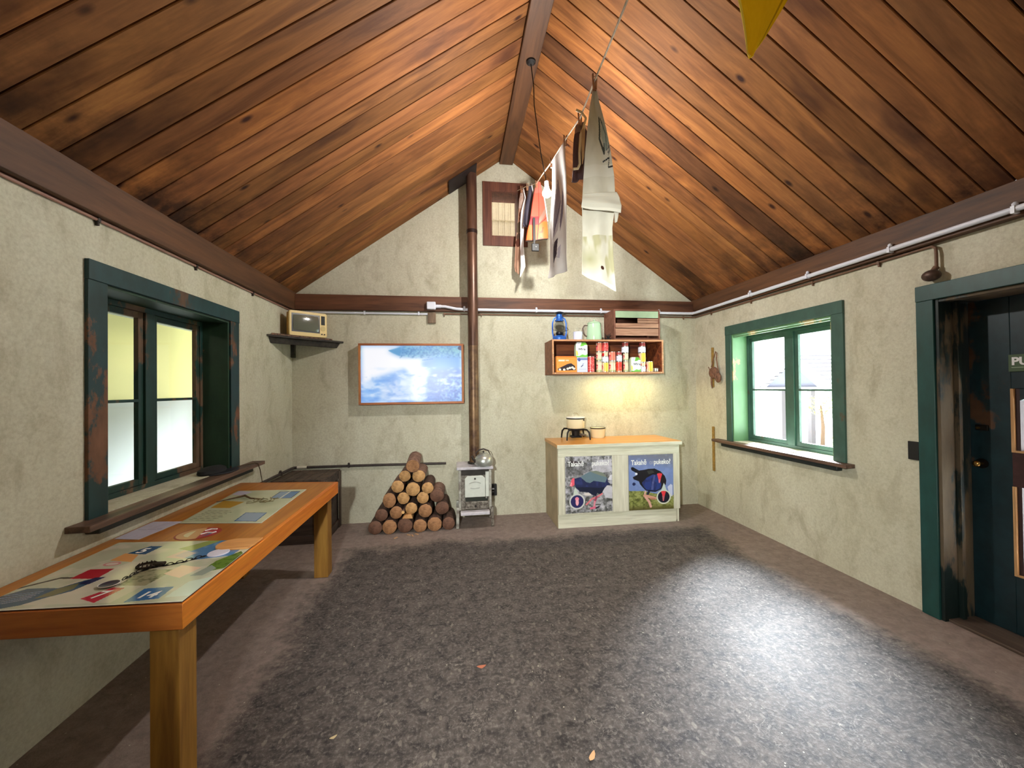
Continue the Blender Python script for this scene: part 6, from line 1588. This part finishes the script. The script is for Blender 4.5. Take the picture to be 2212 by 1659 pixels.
cloth('hanging_cloth', 'grey-white tea towel with a printed feather, hanging just in front of the bulb', 'cloth', rows, c, fab, .012, 1.5, .4)
# 3 brown bag with cream straps
c = Canvas(50, 70, C(104, 80, 80)); c.put(np.clip(c.noise(6, 5, 3), 0, 1), C(72, 54, 60), .7); c.put(c.V > .86, C(150, 120, 104))
rows = [(0.678, 2.13, 2.975, 0.720, 2.09, 2.97), (0.668, 2.14, 2.90, 0.738, 2.09, 2.90), (0.664, 2.14, 2.80, 0.730, 2.09, 2.80), (0.660, 2.14, 2.70, 0.722, 2.09, 2.70), (0.662, 2.14, 2.665, 0.716, 2.09, 2.665)]
bg = cloth('cloth_bag', 'brown cloth bag with curling cream straps hanging between the two pale cloths', 'bag', rows, c, fab, .012, 1.5, .4, th=.012)
cream = mat('cream_strap', (222, 200, 158), .8)
B().tube([(0.657, 2.043, 3.0), (0.687, 2.038, 2.985), (0.710, 2.038, 2.955), (0.694, 2.038, 2.90), (0.677, 2.033, 2.86), (0.669, 2.033, 2.76), (0.670, 2.033, 2.70), (0.657, 2.028, 2.672), (0.632, 2.028, 2.668)], .0065, 8).build('strap', cream, bg)
B().hexa([(0.677, 2.036, 2.88), (0.702, 2.036, 2.90), (0.694, 2.036, 2.74), (0.684, 2.036, 2.70)], [(0.677, 2.028, 2.88), (0.702, 2.028, 2.90), (0.694, 2.028, 2.74), (0.684, 2.028, 2.70)]).build('strap_flap', mat('tan_flap', (206, 170, 126), .8), bg)
# 4 red/orange vest
def vest():
    t = thing('life_vest', 'red and orange vest with a black strap and buckle hanging behind the bulb', 'vest', (.846, 3.95, 3.60))
    c = Canvas(80, 130, C(226, 84, 66)); c.put(c.V < .36, C(240, 92, 40)); c.put((c.V > .30) & (c.V < .44) & (c.U < .48), C(176, 44, 48)); c.put(c.V > .8, C(214, 96, 84))
    c.put((abs(c.V - (.30 + (c.U - .5) * .28)) < .012) & (c.U > .5), C(120, 50, 40)); c.put((abs(c.V - (.36 + (c.U - .5) * .36)) < .045) & (c.U > .5), C(120, 104, 92), .9)
    n = c.noise(10, 12, 4, 3); c.put(np.clip((.42 - n) * 6, 0, .7) * (c.V < .33) * (c.U > .5), C(190, 50, 24)); c.put(abs(c.U - .49) < .02, C(60, 24, 24)); c.put(c.V < .015, C(60, 40, 30))
    rows = back([(.742, 3.5, 3.375, .778, 3.5, 3.375), (.722, 3.49, 3.27, .795, 3.49, 3.27), (.700, 3.48, 3.15, .815, 3.48, 3.15), (.678, 3.47, 3.02, .828, 3.47, 3.02), (.655, 3.47, 2.92, .836, 3.47, 2.92), (.640, 3.47, 2.822, .836, 3.47, 2.845)], 1.135)
    cloth('x', '', '', rows, c, attrmat('vest_nylon', .5), .010, 1.0, .2, parent=t, th=.03, part='panel')
    B().box(.783, .808, 3.885, 3.905, 2.98, 3.22).build('strap', M['black'], t); B().box(.785, .801, 3.88, 3.90, 2.88, 3.00).build('strap_end', M['black'], t)
    B().box(.767, .842, 3.875, 3.90, 2.876, 2.953).build('buckle', M['black'], t, bevel=.006)
    B().ball((.808, 3.873, 2.918), .007, 10).build('buckle_pin', rimm, t)
    B().tube([(.908, 3.90, 3.43), (.925, 3.895, 3.29), (.938, 3.895, 3.19)], .005, 6).build('cord', mat('white_cord', (226, 222, 220), .7), t)
vest()
# 5 dark cloth, 6 white strip, 7 brown strip
c = Canvas(40, 70, C(74, 72, 86)); c.put((c.U > .86), C(214, 216, 228)); c.put(c.V < .12, C(44, 34, 44)); c.put(np.clip(c.noise(4, 5, 4), 0, 1) * (c.U < .86), C(110, 108, 122), .4)
rows = back([(.715, 3.74, 3.462, .735, 3.66, 3.445), (.700, 3.76, 3.36, .755, 3.66, 3.34), (.672, 3.76, 3.22, .758, 3.66, 3.18), (.650, 3.76, 3.10, .735, 3.66, 3.06), (.655, 3.76, 3.07, .715, 3.66, 3.02)], 1.125)
cloth('hanging_cloth', 'crumpled dark grey cloth with a white edge beside the red vest', 'cloth', rows, c, fab, .012, 1.4, .6)
c = Canvas(16, 60, C(236, 238, 240))
rows = back([(.694, 3.86, 3.40, .705, 3.85, 3.40), (.655, 3.84, 3.25, .690, 3.84, 3.25), (.645, 3.83, 3.15, .682, 3.83, 3.15), (.640, 3.82, 2.9, .672, 3.82, 2.9), (.640, 3.80, 2.68, .684, 3.80, 2.69), (.628, 3.80, 2.585, .640, 3.80, 2.60)], 1.13)
cloth('white_ribbon', 'narrow bright white cloth strip hanging beside the long brown scarf', 'cloth', [(.765, 4.33, 3.735, .770, 4.33, 3.735)] + rows, c, fab, .004, 1.0, .3)
c = Canvas(30, 150, C(168, 132, 110)); c.put(c.V > .75, C(180, 158, 146)); c.ell(.5, .44, .45, .055, C(70, 54, 44)); c.ell(.4, .56, .6, .065, C(86, 76, 60)); c.ell(.5, .70, .35, .02, C(112, 56, 44)); c.ell(.6, .66, .3, .02, C(120, 60, 50)); c.put(np.clip(c.noise(4, 30, 4) - .4, 0, .5), C(120, 80, 62)); c.ell(.5, .36, .5, .05, C(84, 46, 36))
rows = back([(.682, 4.0, 3.545, .718, 3.98, 3.545), (.662, 4.0, 3.45, .712, 3.98, 3.45), (.648, 4.0, 3.25, .690, 3.98, 3.25), (.632, 4.0, 3.10, .680, 3.98, 3.10), (.618, 4.0, 2.98, .672, 3.98, 2.98), (.604, 4.0, 2.75, .650, 3.98, 2.70), (.612, 4.0, 2.70, .650, 3.98, 2.66)], 1.112)
cloth('patterned_scarf', 'long brown patterned scarf hanging in front of the small gable window', 'scarf', rows, c, fab, .006, 1.2, .4)
# yellow pennant near the camera, on its own cord
tag(B().tube([(.95, 1.2, 3.12), (1.22, 1.2, 3.13), (1.5, 1.21, 3.2), (2.05, 1.22, 3.24)] if False else [(.62, 1.2, 3.348), (.95, 1.2, 3.12), (1.22, 1.2, 3.13), (1.9, 1.22, 3.33)], .004, 8).build('bunting_cord', M['rope'], None), 'rope the yellow pennant hangs from, strung between the roof slopes', 'rope')
def pennant():
    t = thing('yellow_pennant', 'bright yellow felt pennant pointing down at the top right of the view', 'pennant', (1.08, 1.2, 3.12))
    c = Canvas(90, 120, C(238, 190, 20)); c.put(np.clip(c.noise(20, 24, 3), 0, 1), C(250, 208, 40), .5)
    c.put((np.abs((1 - c.U) - .10) < .02), C(176, 132, 10), .8); c.put(c.U < .05, C(240, 214, 90))
    rows = [(.918, 1.2, 3.12, 1.27, 1.2, 3.125), (.945, 1.2, 2.90, 1.195, 1.2, 2.905), (.966, 1.195, 2.78, 1.118, 1.195, 2.78), (.980, 1.19, 2.68, 1.052, 1.19, 2.68), (.990, 1.19, 2.625, 1.014, 1.19, 2.63), (.996, 1.19, 2.612, 1.004, 1.19, 2.612)]
    cloth('x', '', '', rows, c, attrmat('yellow_felt', .9, spec=.1), .006, 1.0, .3, parent=t, th=.004, part='felt')
pennant()

# ------------------------------------------------------------------ light
W = bpy.data.worlds.new('sky'); SC.world = W; W.use_nodes = True
bg_ = W.node_tree.nodes['Background']; bg_.inputs[0].default_value = (.93, .96, 1.0, 1); bg_.inputs[1].default_value = 3.4
S = bpy.data.lights.new('sun', 'SUN'); S.energy = 92; S.angle = math.radians(32); S.color = (.80, .89, 1.0)
so = bpy.data.objects.new('sun', S); COL.objects.link(so); so.location = (8, 8, 8)
so.rotation_euler = Vector((-.74, -.90, -1.0)).to_track_quat('-Z', 'Y').to_euler()
# added warm fill behind the camera, brightens the near walls and ceiling
L = bpy.data.lights.new('rear_fill', 'POINT'); L.energy = 14; L.color = (1, .84, .62); L.shadow_soft_size = .06
o = bpy.data.objects.new('rear_fill', L); COL.objects.link(o); o.location = (.3, -.7, 2.75)
# added fill spot behind the camera, aimed low at the bench
L = bpy.data.lights.new('bench_fill_spot', 'SPOT'); L.energy = 370; L.color = (.95, .98, .93); L.spot_size = math.radians(80); L.spot_blend = .9; L.shadow_soft_size = .05
o = bpy.data.objects.new('bench_fill_spot', L); COL.objects.link(o); o.location = (-.5, -.4, 1.8)
o.rotation_euler = (Vector((1.5, 4.4, .1)) - Vector(o.location)).to_track_quat('-Z', 'Y').to_euler()
# added warm area light, gives the yellow glow on the wall under the shelf
L = bpy.data.lights.new('shelf_glow_fill', 'AREA'); L.energy = 4.2; L.color = (1, .80, .33); L.shape = 'RECTANGLE'; L.size = .7; L.size_y = .03
o = bpy.data.objects.new('shelf_glow_fill', L); COL.objects.link(o); o.location = (2.0, 4.42, 1.642)

vs = SC.view_settings; vs.view_transform = 'Standard'; vs.look = 'None'; vs.gamma = 1; vs.exposure = 0.78
try: vs.use_curve_mapping = False
except Exception: pass
SC.cycles.max_bounces = 8; SC.cycles.diffuse_bounces = 5; SC.cycles.transparent_max_bounces = 12
